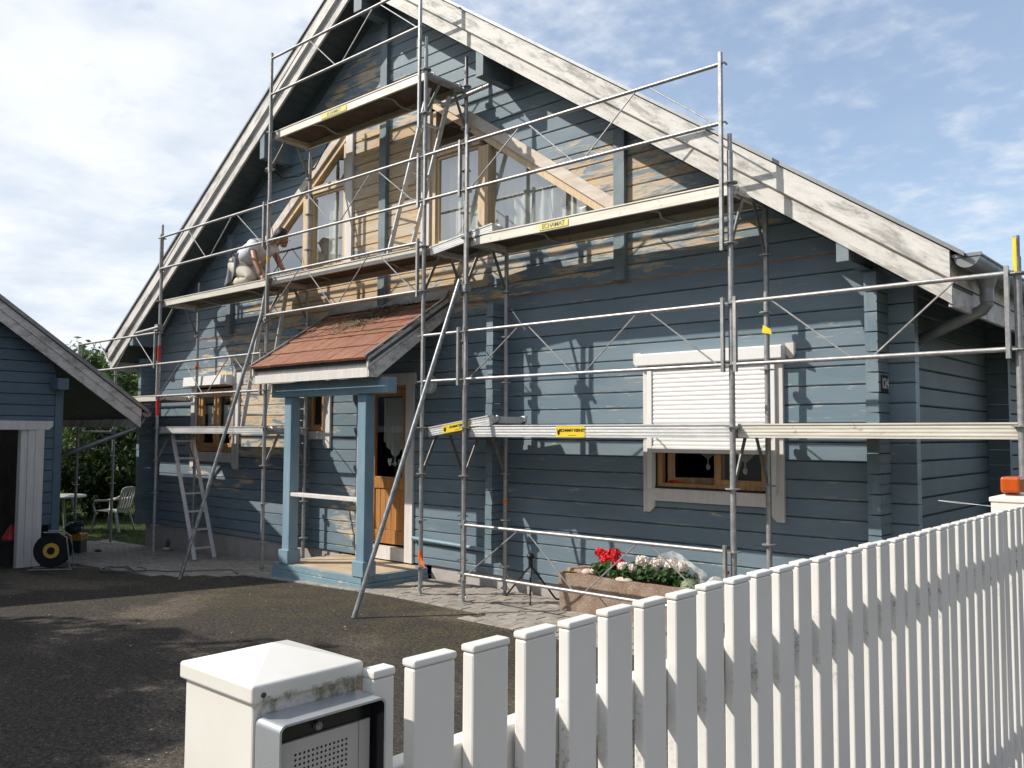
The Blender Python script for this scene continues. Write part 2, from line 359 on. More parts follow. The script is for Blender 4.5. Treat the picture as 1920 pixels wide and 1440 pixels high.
# ------------------------------------------------------------------ geometry helpers
class MB:
    def __init__(s): s.v = []; s.f = []
    def add(s, vs, fs):
        o = len(s.v); s.v += [tuple(q) for q in vs]; s.f += [tuple(i+o for i in f) for f in fs]; return s
    def box(s, x0, x1, y0, y1, z0, z1):
        return s.hexa([(x0,y0,z0),(x1,y0,z0),(x1,y1,z0),(x0,y1,z0)], [(x0,y0,z1),(x1,y0,z1),(x1,y1,z1),(x0,y1,z1)])
    def hexa(s, lo, hi):
        return s.add(list(lo)+list(hi), [(3,2,1,0),(4,5,6,7),(0,1,5,4),(1,2,6,5),(2,3,7,6),(3,0,4,7)])
    def prism(s, pts, off):                    # closed planar polygon extruded by vector
        n = len(pts); off = Vector(off)
        a = [Vector(q) for q in pts]; b = [q+off for q in a]
        return s.add(a+b, [tuple(range(n))[::-1], tuple(range(n, 2*n))] + [(i, (i+1) % n, n+(i+1) % n, n+i) for i in range(n)])
    def tube(s, p0, p1, r, n=10, r1=None, cap=True):
        p0 = Vector(p0); p1 = Vector(p1); dv = (p1-p0)
        if dv.length < 1e-6: return s
        q = dv.to_track_quat('Z', 'Y'); r1 = r if r1 is None else r1
        ring = [Vector((math.cos(2*math.pi*i/n), math.sin(2*math.pi*i/n), 0)) for i in range(n)]
        vs = [p0+q@(c*r) for c in ring]+[p1+q@(c*r1) for c in ring]
        fs = [(i, (i+1) % n, n+(i+1) % n, n+i) for i in range(n)]
        if cap: fs += [tuple(range(n))[::-1], tuple(range(n, 2*n))]
        return s.add(vs, fs)
    def path(s, pts, r, n=8):
        pts = [Vector(p) for p in pts]; rings = []
        for i, p in enumerate(pts):
            dv = (pts[min(i+1, len(pts)-1)]-pts[max(i-1, 0)]).normalized(); q = dv.to_track_quat('Z', 'Y')
            rings.append([p+q@Vector((math.cos(2*math.pi*k/n)*r, math.sin(2*math.pi*k/n)*r, 0)) for k in range(n)])
        vs = [v for rg in rings for v in rg]; fs = []
        for i in range(len(pts)-1):
            for k in range(n): fs.append((i*n+k, i*n+(k+1) % n, (i+1)*n+(k+1) % n, (i+1)*n+k))
        fs += [tuple(range(n))[::-1], tuple(range(len(vs)-n, len(vs)))]
        return s.add(vs, fs)
    def bar(s, p0, p1, wd, ht, up=(0,0,1)):    # rectangular bar
        p0 = Vector(p0); p1 = Vector(p1); dv = (p1-p0).normalized(); up = Vector(up)
        sd = dv.cross(up).normalized(); up = sd.cross(dv).normalized(); a = sd*wd/2; b = up*ht/2
        return s.add([p0-a-b, p0+a-b, p0+a+b, p0-a+b, p1-a-b, p1+a-b, p1+a+b, p1-a+b],
                     [(3,2,1,0),(4,5,6,7),(0,1,5,4),(1,2,6,5),(2,3,7,6),(3,0,4,7)])
    def lathe(s, prof, c=(0,0,0), n=16):       # prof [(r,z)...] around z at c
        c = Vector(c); vs = []; fs = []
        for r, z in prof: vs += [c+Vector((r*math.cos(2*math.pi*k/n), r*math.sin(2*math.pi*k/n), z)) for k in range(n)]
        for i in range(len(prof)-1):
            for k in range(n): fs.append((i*n+k, i*n+(k+1) % n, (i+1)*n+(k+1) % n, (i+1)*n+k))
        fs += [tuple(range(n))[::-1], tuple(range(len(vs)-n, len(vs)))]
        return s.add(vs, fs)
    def blob(s, c, rx, ry, rz, n=10, m=7, jit=0.0):
        c = Vector(c); vs = [c+Vector((0,0,-rz))]; fs = []
        for j in range(1, m):
            ph = -math.pi/2+math.pi*j/m
            for k in range(n):
                a = 2*math.pi*k/n; q = 1+random.uniform(-jit, jit)
                vs.append(c+Vector((rx*math.cos(ph)*math.cos(a)*q, ry*math.cos(ph)*math.sin(a)*q, rz*math.sin(ph)*q)))
        vs.append(c+Vector((0,0,rz))); L = len(vs)-1
        for k in range(n): fs.append((0, 1+(k+1) % n, 1+k))
        for j in range(m-2):
            for k in range(n): fs.append((1+j*n+k, 1+j*n+(k+1) % n, 1+(j+1)*n+(k+1) % n, 1+(j+1)*n+k))
        for k in range(n): fs.append((L, 1+(m-2)*n+k, 1+(m-2)*n+(k+1) % n))
        return s.add(vs, fs)
    def mesh(s, name):
        me = bpy.data.meshes.new(name); me.from_pydata(s.v, [], s.f); me.validate(); me.update(); return me
    def build(s, name, material, parent=None, smooth=False, bevel=0, fix=True):
        me = s.mesh(name)
        if fix:
            bm = bmesh.new(); bm.from_mesh(me); bmesh.ops.recalc_face_normals(bm, faces=bm.faces); bm.to_mesh(me); bm.free()
        return link(name, me, material, parent, smooth, bevel)
def link(name, me, material, parent=None, smooth=False, bevel=0):
    o = bpy.data.objects.new(name, me); COL.objects.link(o)
    if material and not me.materials: me.materials.append(MAT[material])
    if smooth:
        me.shade_smooth()
        me.set_sharp_from_angle(angle=math.radians(40))
    if bevel:
        md = o.modifiers.new('bevel', 'BEVEL'); md.width = bevel; md.segments = 2; md.limit_method = 'ANGLE'; md.angle_limit = math.radians(40)
    if parent is not None: attach(o, parent)
    return o
BASE = {}
def world_loc(o): return BASE.get(o.name, Vector((0,0,0)))
def attach(o, parent):
    o.parent = parent; o.matrix_parent_inverse = Matrix.Translation(-world_loc(parent))
def inst(name, me, loc, parent=None, rot=(0,0,0), scale=(1,1,1)):
    o = bpy.data.objects.new(name, me); COL.objects.link(o); o.location = loc; o.rotation_euler = rot; o.scale = scale
    BASE[o.name] = Vector(loc)
    if parent is not None: attach(o, parent)
    return o
def thing(name, label, cat, loc=(0,0,0), group=None):
    o = bpy.data.objects.new(name, None); COL.objects.link(o); o.location = loc; o.empty_display_size = .1; BASE[o.name] = Vector(loc)
    return tag(o, label, cat, group)
def tag(o, label, cat, group=None, kind=None):
    o['label'] = label; o['category'] = cat
    if group: o['group'] = group
    if kind: o['kind'] = kind
    return o
def struct(o): o['kind'] = 'structure'; return o
def text(body, size, material, parent, origin, right, up, name='lettering', thick=.0012, bold=0.0, align='CENTER'):
    cu_ = bpy.data.curves.new(name, 'FONT'); cu_.body = body; cu_.size = size; cu_.extrude = thick; cu_.offset = bold; cu_.space_character = .88
    cu_.align_x = align; cu_.align_y = 'CENTER'
    tmp = bpy.data.objects.new('tmp_text', cu_); COL.objects.link(tmp)
    dg = bpy.context.evaluated_depsgraph_get(); me = bpy.data.meshes.new_from_object(tmp.evaluated_get(dg))
    bpy.data.objects.remove(tmp); bpy.data.curves.remove(cu_)
    r = Vector(right).normalized(); u_ = Vector(up).normalized(); n = r.cross(u_)
    mx = Matrix((r, u_, n)).transposed().to_4x4(); mx.translation = Vector(origin); me.transform(mx)
    me.materials.clear()
    return link(name, me, material, parent)

def zg(x):                                     # the yard falls gently towards the garage
    if x > -1: return -.05
    if x < -9.3: return -.336
    return -.05-.0345*(-1-x)

# ------------------------------------------------------------------ ground
def sheet(name, xs, ys, material, dz=0.0, zf=None):
    vs = [(x, y, (zf(x, y) if zf else zg(x))+dz) for y in ys for x in xs]; n = len(xs)
    fs = [(j*n+i, j*n+i+1, (j+1)*n+i+1, (j+1)*n+i) for j in range(len(ys)-1) for i in range(n-1)]
    return MB().add(vs, fs).build(name, material, None, fix=False)
def lin(a, b, n): return [a+(b-a)*i/n for i in range(n+1)]
struct(sheet('ground', [-600, -120, -40]+lin(-20, 20, 60)+[40, 120, 600], [-600, -120, -40, -20, -10, 0, 5, 10, 20, 40, 120, 600], 'lawn_soil', -.02))
struct(sheet('driveway', lin(-7.3, 5.465, 44), lin(-9.5, -.30, 24), 'asphalt', -.006))
struct(sheet('street_pavement', [5.47, 6.5, 7.5, 8.6], [-60, -20, -10, -5, 0, 10, 60], 'grey_brick', .012, lambda x, y: -.05))
struct(sheet('street', [8.61, 12, 15.5], [-60, -20, -10, 0, 10, 60], 'asphalt', -.10, lambda x, y: -.05))
# paved strip along the house: a bed with individually laid stones
bed = struct(sheet('paved_strip', lin(-10.4, 5.0, 50), lin(-1.25, .9, 6), 'paver_joint', -.012))
pav_me = []
for k in range(5):
    b = MB(); s_ = .004
    b.hexa([(-.1135,-.0725,-.05),(.1135,-.0725,-.05),(.1135,.0725,-.05),(-.1135,.0725,-.05)], [(-.1135,-.0725,-s_),(.1135,-.0725,-s_),(.1135,.0725,-s_),(-.1135,.0725,-s_)])
    b.hexa([(-.1135,-.0725,-s_),(.1135,-.0725,-s_),(.1135,.0725,-s_),(-.1135,.0725,-s_)], [(-.1105,-.0695,0),(.1105,-.0695,0),(.1105,.0695,0),(-.1105,.0695,0)])
    me = b.mesh('paver'); me.materials.append(MAT['paver_stone']); pav_me.append(me)
far_stones = MB(); npav = 0
def in_strip(x, y):
    if y > .80: return False
    if x > .50: return y > -.62
    if x > -3.6: return y > -.31
    return y > -1.12+.0*(x) if x < -4.6 else y > -.36-.6*((-3.6-x)/1.0)
rows = [(-1.12+.156*j) for j in range(13)]
cand = []
for j, y in enumerate(rows):
    x = -10.2+(.12 if j % 2 else 0)
    while x < 4.9:
        if in_strip(x, y): cand.append((x+random.uniform(-.003, .003), y+random.uniform(-.003, .003)))
        x += .24
near = sorted(cand, key=lambda q: (Vector((q[0], q[1], 0))-CAM).length)
vis = [q for q in near if q[0] < 2.6][:290]
visset = set(vis)
for x, y in cand:
    z = zg(x)+random.uniform(-.001, .004); rx, ry = random.uniform(-.006, .006), random.uniform(-.006, .006)
    if (x, y) in visset:
        o = inst('paver', random.choice(pav_me), (x, y, z), bed, (rx, ry, random.uniform(-.01, .01)))
    else:
        far_stones.hexa([(x-.116, y-.076, z-.04), (x+.116, y-.076, z-.04), (x+.116, y+.076, z-.04), (x-.116, y+.076, z-.04)],
                        [(x-.112, y-.072, z), (x+.112, y-.072, z), (x+.112, y+.072, z), (x-.112, y+.072, z)])
fo = far_stones.build('distant_pavers', 'paver_stone', bed); fo['kind'] = 'stuff'
# grass behind the yard
gb = MB()
for _ in range(9000):
    x = random.uniform(-17, -9.0); y = random.uniform(.75, 6)
    if x > -9.6 and y < .8: continue
    z = zg(x)-.02; h = random.uniform(.03, .09); a = random.uniform(0, 6.28); wv = .006
    dxx, dyy = math.cos(a)*wv, math.sin(a)*wv; lx, ly = random.uniform(-.03, .03), random.uniform(-.03, .03)
    gb.add([(x-dxx, y-dyy, z), (x+dxx, y+dyy, z), (x+lx, y+ly, z+h)], [(0, 1, 2)])
tag(gb.build('grass', 'grass_blade', fix=False), 'short green grass beyond the paving by the garden chair', 'grass', kind='stuff')

# ------------------------------------------------------------------ THE HOUSE
YF, YR = .85, .30                              # wall face, rake board face
XC, ZA, SR, SL = -2.38, 7.83, .687, .671       # ridge and slopes of the roof edge
XL, XR_ = -8.95, 4.20                          # ends of the facade logs
def roof(x): return ZA-SR*(x-XC) if x > XC else ZA-SL*(XC-x)
house = thing('log_house', 'blue painted log house with peeling boards, white rake boards and steep gable', 'house', (-2.4, .85, 0))
def H(b, name, m_, smooth=False, bevel=0, parent=None): return b.build(name, m_, parent or house, smooth, bevel)

WX = -2.30                                     # symmetry axis of the gable glazing
def gab_out(z): return 1.07+(5.858-z)/.684     # outer edge of the sloping window trim, distance from WX
OPEN = [(1.74, 3.06, 1.10, 2.40), (-7.12, -5.93, 1.36, 2.42), (-4.02, -3.56, 1.70, 2.42), (-2.70, -1.80, .10, 2.36)]
def log_mesh(b, zl, zh, a0, a1, b0, b1, yf, depth=.10):
    c = .010; g = .0028                        # chamfer and joint gap
    def X(z, lo, hi): return lo+(hi-lo)*(z-zl)/(zh-zl)
    prof = [(yf+c, zl+g), (yf, zl+g+c), (yf, zh-g-c*.5), (yf+c*.8, zh-g), (yf+depth, zh-g), (yf+depth, zl+g)]
    L = [(X(z, a0, a1), y, z) for y, z in prof]; R = [(X(z, b0, b1), y, z) for y, z in prof]; n = len(prof)
    b.add(L+R, [tuple(range(n)), tuple(range(n, 2*n))[::-1]]+[(i, n+i, n+(i+1) % n, (i+1) % n) for i in range(n)])
def bounds(z):
    return max(XL, XC-(ZA-.27-z)/SL), min(XR_, XC+(ZA-.27-z)/SR)
zs = [.085, .175]+[Z0+DZ*n for n in range(-7, 40)]
for zl, zh in zip(zs[:-1], zs[1:]):
    l0, r0 = bounds(zl); l1, r1 = bounds(zh)
    if r1-l1 < .15: continue
    zm = (zl+zh)/2; cuts = []
    for x0, x1, z0, z1 in OPEN:
        if z0 < zm < z1: cuts.append((x0, x0, x1, x1))
    if 3.95 < zm < 5.95:
        o0, o1 = gab_out(zl)-.10, gab_out(zh)-.10
        if min(o0, o1) > .80:
            cuts.append((WX-o0, WX-o1, WX-.80, WX-.80)); cuts.append((WX+.80, WX+.80, WX+o0, WX+o1))
    cuts.sort(); segs = []; cl0, cl1 = l0, l1
    for a, b_, c_, d_ in cuts:
        segs.append((cl0, cl1, a, b_)); cl0, cl1 = c_, d_
    segs.append((cl0, cl1, r0, r1))
    yf = YF if zm < 3.234 else YF-.014
    for s in segs:
        if min(s[2]-s[0], s[3]-s[1]) < .03: continue
        b = MB(); log_mesh(b, zl, zh, *s, yf); H(b, 'log', 'peeling_blue_logs')
H(MB().box(-8.9, 3.95, YF-.006, YF+.01, 3.226, 3.238), 'bare_wood_strip', 'bare_strip')
# shell behind the logs
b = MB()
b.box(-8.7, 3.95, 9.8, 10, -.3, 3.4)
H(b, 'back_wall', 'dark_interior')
H(MB().box(-8.75, -8.6, .96, 10, -.35, 3.2), 'left_wall', 'shaded_side_logs')
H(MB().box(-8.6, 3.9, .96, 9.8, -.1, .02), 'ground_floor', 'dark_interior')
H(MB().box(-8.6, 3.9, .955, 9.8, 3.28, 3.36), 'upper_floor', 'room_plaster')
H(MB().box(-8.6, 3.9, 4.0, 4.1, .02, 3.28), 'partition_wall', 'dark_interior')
H(MB().prism([(-8.2, 2.0, 3.36), (3.4, 2.0, 3.36), (XC, 2.0, 7.2)], (0, .1, 0)), 'upper_partition', 'room_plaster')
# plinth
for x0, x1 in ((-8.9, -3.25), (-1.42, 4.15)):
    n = 12; b = MB()
    for i in range(n):
        a, c_ = x0+(x1-x0)*i/n, x0+(x1-x0)*(i+1)/n
        b.hexa([(a, YF+.03, zg(a)-.2), (c_, YF+.03, zg(c_)-.2), (c_, YF+.25, zg(c_)-.2), (a, YF+.25, zg(a)-.2)],
               [(a, YF+.03, .095), (c_, YF+.03, .095), (c_, YF+.25, .095), (a, YF+.25, .095)])
    H(b, 'plinth', 'foundation_plaster')
# right-hand side wall, logs run back
SW = 4.0
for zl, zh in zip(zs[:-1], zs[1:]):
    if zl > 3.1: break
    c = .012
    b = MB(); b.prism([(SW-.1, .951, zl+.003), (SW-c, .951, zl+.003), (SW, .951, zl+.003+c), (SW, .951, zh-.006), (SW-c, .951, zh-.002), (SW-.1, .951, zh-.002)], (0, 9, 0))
    H(b, 'side_log', 'shaded_side_logs')
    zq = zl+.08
    b = MB(); b.prism([(SW+.002, 3.9, zq+.003), (SW+.21, 3.9, zq+.003), (SW+.21, 3.9, zq+.158), (SW+.002, 3.9, zq+.158)], (0, .1, 0)); H(b, 'cross_log_end', 'shaded_side_logs')
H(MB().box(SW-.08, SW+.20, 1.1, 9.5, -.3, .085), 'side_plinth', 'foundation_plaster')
# columns of crossing log ends
def log_column(x0, x1, y0, zlo, zhi):
    for zl in [Z0+DZ*n-.0805 for n in range(-9, 14)]:
        if zl < zlo or zl+DZ > zhi: continue
        j = random.uniform(-.006, .006)
        b = MB(); b.prism([(x0, y0+j, zl+.005), (x1, y0+j, zl+.005), (x1+.0, y0+j, zl+.07), (x1-.008, y0+j, zl+.08), (x1, y0+j, zl+.09), (x1, y0+j, zl+DZ-.005), (x0, y0+j, zl+DZ-.005)], (0, YF-y0+.02-j, 0))
        H(b, 'log_end', 'log_end_blue')
log_column(3.90, 4.0, .60, .0, 3.05)
log_column(-.275, -.175, .61, .1, 3.2)
log_column(-4.02, -3.92, .61, .0, 3.2)
log_column(-8.75, -8.65, .60, .0, 3.05)
# battens on the gable
for x, z0, z1 in ((-2.40, 3.245, 7.15), (1.34, 3.245, 4.80), (-6.17, 3.245, 4.85)):
    H(MB().box(x, x+.135, YF-.075, YF-.012, z0, z1), 'batten', 'blue_batten', bevel=.004)
# purlin ends
for x0, x1, z0, z1 in ((-2.43, -2.27, 7.12, 7.55), (-.215, -.10, 5.65, 6.05), (-4.575, -4.46, 5.645, 6.08), (3.78, 3.88, 3.05, 3.30), (-8.57, -8.45, 3.19, 3.50)):
    H(MB().box(x0, x1, YR+.045, YF+.0, z0, z1), 'purlin_end', 'blue_batten', bevel=.004)
# roof slabs, edge strips, rake boards, soffit boards
YB = 10.4
xe_r, xe_l = 4.62, -9.30
def slope_strip(x0, x1, o0, o1, y0, y1):       # parallel to the roof line, vertical offsets below it
    return MB().prism([(x0, y0, roof(x0)-o0), (x1, y0, roof(x1)-o0), (x1, y0, roof(x1)-o1), (x0, y0, roof(x0)-o1)], (0, y1-y0, 0))
for x0, x1, nm in ((XC, xe_r+.10, 'right'), (xe_l-.10, XC, 'left')):
    H(slope_strip(x0, x1, -.035, -.004, YR-.018, YB), 'roof_covering', 'roof_covering')
    H(slope_strip(x0, x1, -.044, -.010, YR-.035, YR-.0185), 'roof_edge_strip', 'zinc')
for x0, x1 in ((XC, xe_r), (xe_l, XC)):
    H(slope_strip(x0, x1, .0, .205, YR-.012, YR+.03), 'rake_board', 'weathered_white')
    H(slope_strip(x0, x1, .19, .405, YR+.0305, YR+.06) if x0 < XC else slope_strip(x0, x1, .19, .385, YR+.0305, YR+.06), 'lower_rake_board', 'weathered_white')
    H(slope_strip(x0, x1, .207, .213, YR+.0, YR+.0303), 'shadow_batten', 'weathered_white')
for sgn, xa, xb, S_ in ((1, XC, xe_r, SR), (-1, XC, xe_l, SL)):
    ang = math.atan(S_)*sgn; ln = abs(xb-xa); L = ln/math.cos(math.atan(S_)); nb = int(L/.142)
    me = MB().box(-.0695, .0695, -.26, .26, 0, .02).mesh('soffit_board'); me.materials.append(MAT['soffit_blue'])
    for i in range(nb):
        x = xa+sgn*(i+.5)*ln/nb
        inst('soffit_board', me, (x, .62, roof(x)-.262), house, (0, ang, 0))
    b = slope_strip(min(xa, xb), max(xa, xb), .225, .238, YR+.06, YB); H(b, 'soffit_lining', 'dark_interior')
    # barge rafter running down the wall
    b = slope_strip(min(xa, xb)+.3*(sgn < 0), max(xa, xb)-.3*(sgn > 0), .27, .42, YF-.05, YF-.016); H(b, 'wall_rafter', 'soffit_blue')
# eaves: boards, gutter, downpipe
def gutter(b, x, z, y0, y1, r=.085, n=12):
    pts = [(x+r*math.cos(math.pi+math.pi*i/n), z+r*math.sin(math.pi+math.pi*i/n)) for i in range(n+1)]
    inn = [(x+(r-.006)*math.cos(2*math.pi-math.pi*i/n), z+(r-.006)*math.sin(2*math.pi-math.pi*i/n)) for i in range(n+1)]
    b.prism([(px, y0, pz) for px, pz in pts+inn], (0, y1-y0, 0))
    b.prism([(px, y0+.004, pz) for px, pz in pts], (0, .006, 0))
    b.box(x-r-.012, x+r+.012, y0-.004, y0+.02, z-.006, z+.018)
    b.tube((x+r, y0, z+.004), (x+r, y1, z+.004), .011, 8)
zr = roof(xe_r); zl_ = roof(xe_l)
H(MB().box(xe_r-.032, xe_r-.002, YR+.062, YB, zr-.40, zr-.06), 'eave_board', 'weathered_white')
H(MB().box(xe_l+.002, xe_l+.032, YR+.062, YB, zl_-.40, zl_-.06), 'eave_board', 'weathered_white')
b = MB(); gutter(b, xe_r+.105, zr-.05, YR+.02, YB); gt = H(b, 'gutter', 'zinc', True)
b = MB(); gutter(b, xe_l-.105, zl_-.05, YR+.02, YB); H(b, 'gutter', 'zinc', True)
b = MB(); xo, zo = xe_r+.105, zr-.05
b.lathe([(.085, -.05), (.075, -.09), (.05, -.17)], (xo, .86, zo), 14); b.tube((xo, .86, zo-.165), (xo, .86, zo-.27), .05, 14)
b.path([(xo, .86, zo-.23), (xo, .862, zo-.285), (xo-.035, .88, zo-.325), (4.14, 1.22, 2.49), (4.08, 1.26, 2.44), (4.06, 1.27, 2.36), (4.06, 1.27, 0)], .045, 14)
H(b, 'downpipe', 'zinc', True)
# house number
np_ = H(MB().box(SW+.001, SW+.008, .655, .80, 2.03, 2.165), 'number_plate', 'ink_black')
text('124', .115, 'plaque_white', house, (SW+.0095, .728, 2.098), (0, 1, 0), (0, 0, 1), 'house_number', .0008, .002)
# small wall fittings
b = MB(); b.tube((-1.44, YF-.002, 2.29), (-1.44, YF-.03, 2.29), .115, 24); b.tube((-1.44, YF-.03, 2.29), (-1.44, YF-.06, 2.29), .085, 24, .06)
tag(b.build('wall_lamp', 'plaque_white', None, True), 'round pale wall lamp on the blue wall beside the door', 'lamp')
tag(MB().box(-1.63, -1.53, YF-.018, YF-.001, 1.22, 1.262).build('doorbell', 'plaque_white'), 'tiny white doorbell plate on the wall right of the door', 'doorbell')
b = MB(); b.path([(-1.70, YF-.035, .40), (-.75, YF-.035, .375), (-.29, YF-.035, .36)], .024, 10); H(b, 'wall_rail', 'step_blue', True)
b = MB(); b.box(-4.80, -4.72, .62, .78, 5.60, 5.68).tube((-4.76, .70, 5.66), (-4.76, .74, 5.78), .02); b.tube((-4.76, .66, 5.62), (-4.70, .55, 5.55), .035, 12, .045)
tag(b.build('security_lamp', 'grey_steel', None), 'small grey security lamp under the left purlin end', 'lamp')
b = MB(); b.path([(-4.75, .70, 5.60), (-4.6, .74, 5.46), (-4.2, .77, 5.42), (-3.85, .79, 5.48), (-3.6, .80, 5.72), (-3.45, .8, 6.0)], .008, 6)
tag(b.build('hanging_cable', 'dark_rubber', None, True), 'thin black cable sagging from the security lamp across the gable', 'cable')
b = MB(); b.path([(-4.74, .62, 5.55), (-4.66, .55, 5.1), (-4.42, .5, 4.5), (-4.2, .48, 3.85)], .006, 6)
tag(b.build('power_lead', 'dark_rubber', None, True), 'thin black lead hanging down to the upper platform beside the worker', 'cable')

# ---- windows
def frame_rect(b, x0, x1, z0, z1, w_, y0, y1):
    b.box(x0, x0+w_, y0, y1, z0, z1).box(x1-w_, x1, y0, y1, z0, z1).box(x0+w_, x1-w_, y0, y1, z0, z0+w_).box(x0+w_, x1-w_, y0, y1, z1-w_, z1)
def wavy(b, x0, x1, z0, z1, y, amp, waves, n=40, zf=None):
    vs = []; 
    for i in range(n+1):
        f = i/n; x = x0+(x1-x0)*f; yy = y+amp*math.sin(f*waves*2*math.pi)+amp*.4*math.sin(f*waves*5.1)
        zb = zf(f) if zf else z0
        vs += [(x, yy, zb), (x, yy, z1)]
    b.add(vs, [(2*i, 2*i+2, 2*i+3, 2*i+1) for i in range(n)])
def point_curtain(name, x0, x1, zt, zm, ztip, y, label, tassel=True):
    b = MB(); wavy(b, x0, x1, 0, zt, y, .012, 5, 40, lambda f: zm+(ztip-zm)*(1-abs(2*f-1)))
    o = b.build(name, 'lace', None, True, fix=False); tag(o, label, 'curtain')
    if tassel:
        xm = (x0+x1)/2; MB().tube((xm, y, ztip+.01), (xm, y, ztip-.045), .006, 8).blob((xm, y, ztip-.065), .022, .022, .032).build('tassel', 'curtain_white', o, True)
    return o
def leg_board(b, x0, x1, y0, y1, z0, z1, cut, inner_right):   # trim board with a sawn-off inner corner
    if inner_right: pts = [(x0, y0, z0), (x1-cut, y0, z0), (x1, y0, z0+cut), (x1, y0, z1), (x0, y0, z1)]
    else: pts = [(x0+cut, y0, z0), (x1, y0, z0), (x1, y0, z1), (x0, y0, z1), (x0, y0, z0+cut)]
    b.prism(pts, (0, y1-y0, 0))
# right window with roller shutter
T0, T1 = YF-.035, YF-.001
b = MB(); frame_rect(b, 1.79, 3.0, 1.165, 2.38, .055, YF+.02, YF+.085); W = H(b, 'window', 'pine_vertical', bevel=.004)
W['label'] = 'window with pine frame behind a half lowered white roller shutter'
def sub(b, name, m_, smooth=False, bevel=0, parent=None): return b.build(name, m_, parent, smooth, bevel)
b = MB(); leg_board(b, 1.665, 1.79, T0, T1, .935, 2.355, .055, True); sub(b, 'side_trim', 'white_trim', bevel=.003, parent=W)
b = MB(); leg_board(b, 2.985, 3.11, T0, T1, .925, 2.355, .055, False); sub(b, 'side_trim', 'white_trim', bevel=.003, parent=W)
sub(MB().box(1.7905, 2.9845, YF-.04, YF+.0, 1.048, 1.168), 'apron_board', 'white_trim', bevel=.003, parent=W)
sub(MB().box(1.792, 2.983, YF-.02, YF+.085, 1.170, 1.186), 'sill', 'dark_interior', parent=W)
b = MB(); b.prism([(1.62, YF-.105, 2.36), (1.62, YF-.001, 2.346), (1.62, YF-.001, 2.475), (1.62, YF-.095, 2.475), (1.62, YF-.105, 2.462)], (1.515, 0, 0)); sub(b, 'shutter_box', 'shutter_white', bevel=.004, parent=W)
for x0 in (1.545, 3.137):
    b = MB(); b.prism([(x0, YF-.028, 2.395), (x0+.03, YF-.028, 2.355), (x0+.058, YF-.028, 2.355), (x0+.088, YF-.028, 2.395), (x0+.088, YF-.028, 2.492), (x0, YF-.028, 2.492)], (0, .027, 0)); sub(b, 'head_bracket', 'white_trim', bevel=.003, parent=W)
for x0 in (1.728, 2.995):
    sub(MB().box(x0, x0+.052, YF-.062, YF-.036, 1.165, 2.345), 'guide_rail', 'shutter_white', bevel=.003, parent=W)
me = MB(); n = 6; zz_ = 2.345; hs = .0428
prof = [(-.0055*math.sin(math.pi*i/n), .0422*i/n) for i in range(n+1)]
me.prism([(1.782, YF-.045+p, z) for p, z in prof]+[(1.782, YF-.030, .0422), (1.782, YF-.030, 0)], (1.212, 0, 0)); slat = me.mesh('shutter_slat'); slat.materials.append(MAT['shutter_white'])
slat.shade_smooth(); slat.set_sharp_from_angle(angle=math.radians(35))
for i in range(18): inst('shutter_slat', slat, (0, 0, 1.575+i*hs), W)
sub(MB().box(1.782, 2.994, YF-.060, YF-.030, 1.512, 1.574), 'bottom_rail', 'shutter_white', bevel=.004, parent=W)
b = MB(); frame_rect(b, 2.40, 2.94, 1.20, 2.35, .07, YF+.03, YF+.075); sub(b, 'casement', 'pine_vertical', bevel=.003, parent=W)
b = MB(); frame_rect(b, 0, .54, 1.20, 2.35, .07, 0, .045); o = b.build('casement', 'pine_vertical', None); o.location = (1.86, YF+.10, 0); o.rotation_euler = (0, 0, math.radians(26)); o.parent = W
o.matrix_parent_inverse = Matrix.Identity(4)
sub(MB().box(2.47, 2.87, YF+.05, YF+.054, 1.27, 2.28), 'pane', 'window_glass', parent=W)
point_curtain('curtain', 2.46, 2.90, 2.3, 1.62, 1.42, YF+.10, 'white pointed lace curtain in the right half of the shuttered window')
point_curtain('curtain', 1.98, 2.40, 2.3, 1.62, 1.44, YF+.30, 'white pointed lace curtain in the left half of the shuttered window')
b = MB(); b.path([(1.88, YF+.10, 1.23), (1.95, YF+.06, 1.24), (2.05, YF+.09, 1.22), (2.0, YF+.12, 1.215)], .012, 7); tag(b.build('red_cloth', 'red_paint', None, True), 'small crumpled red cloth on the sill of the shuttered window', 'cloth')
# left window
b = MB(); frame_rect(b, -7.10, -5.97, 1.385, 2.40, .06, YF+.0, YF+.075); W = H(b, 'window', 'pine_vertical', bevel=.004)
W['label'] = 'two-casement pine window on the left with the white shutter box above'
for x0, x1 in ((-7.03, -6.54), (-6.53, -6.03)):
    b = MB(); frame_rect(b, x0, x1, 1.45, 2.34, .07, YF+.012, YF+.058); sub(b, 'casement', 'pine_vertical', bevel=.003, parent=W)
    sub(MB().box(x0+.07, x1-.07, YF+.035, YF+.039, 1.52, 2.27), 'pane', 'window_glass', parent=W)
b = MB(); leg_board(b, -5.965, -5.80, T0, T1, 1.12, 2.43, .06, False); sub(b, 'side_trim', 'white_trim', bevel=.003, parent=W)
b = MB(); leg_board(b, -7.27, -7.105, T0, T1, 1.12, 2.43, .06, True); sub(b, 'side_trim', 'white_trim', bevel=.003, parent=W)
sub(MB().box(-7.1045, -5.9655, YF-.04, YF-.001, 1.22, 1.375), 'apron_board', 'white_trim', bevel=.003, parent=W)
b = MB(); b.prism([(-7.33, YF-.16, 2.45), (-7.33, YF-.001, 2.43), (-7.33, YF-.001, 2.60), (-7.33, YF-.15, 2.60)], (1.36, 0, 0)); sub(b, 'shutter_box', 'shutter_white', bevel=.004, parent=W)
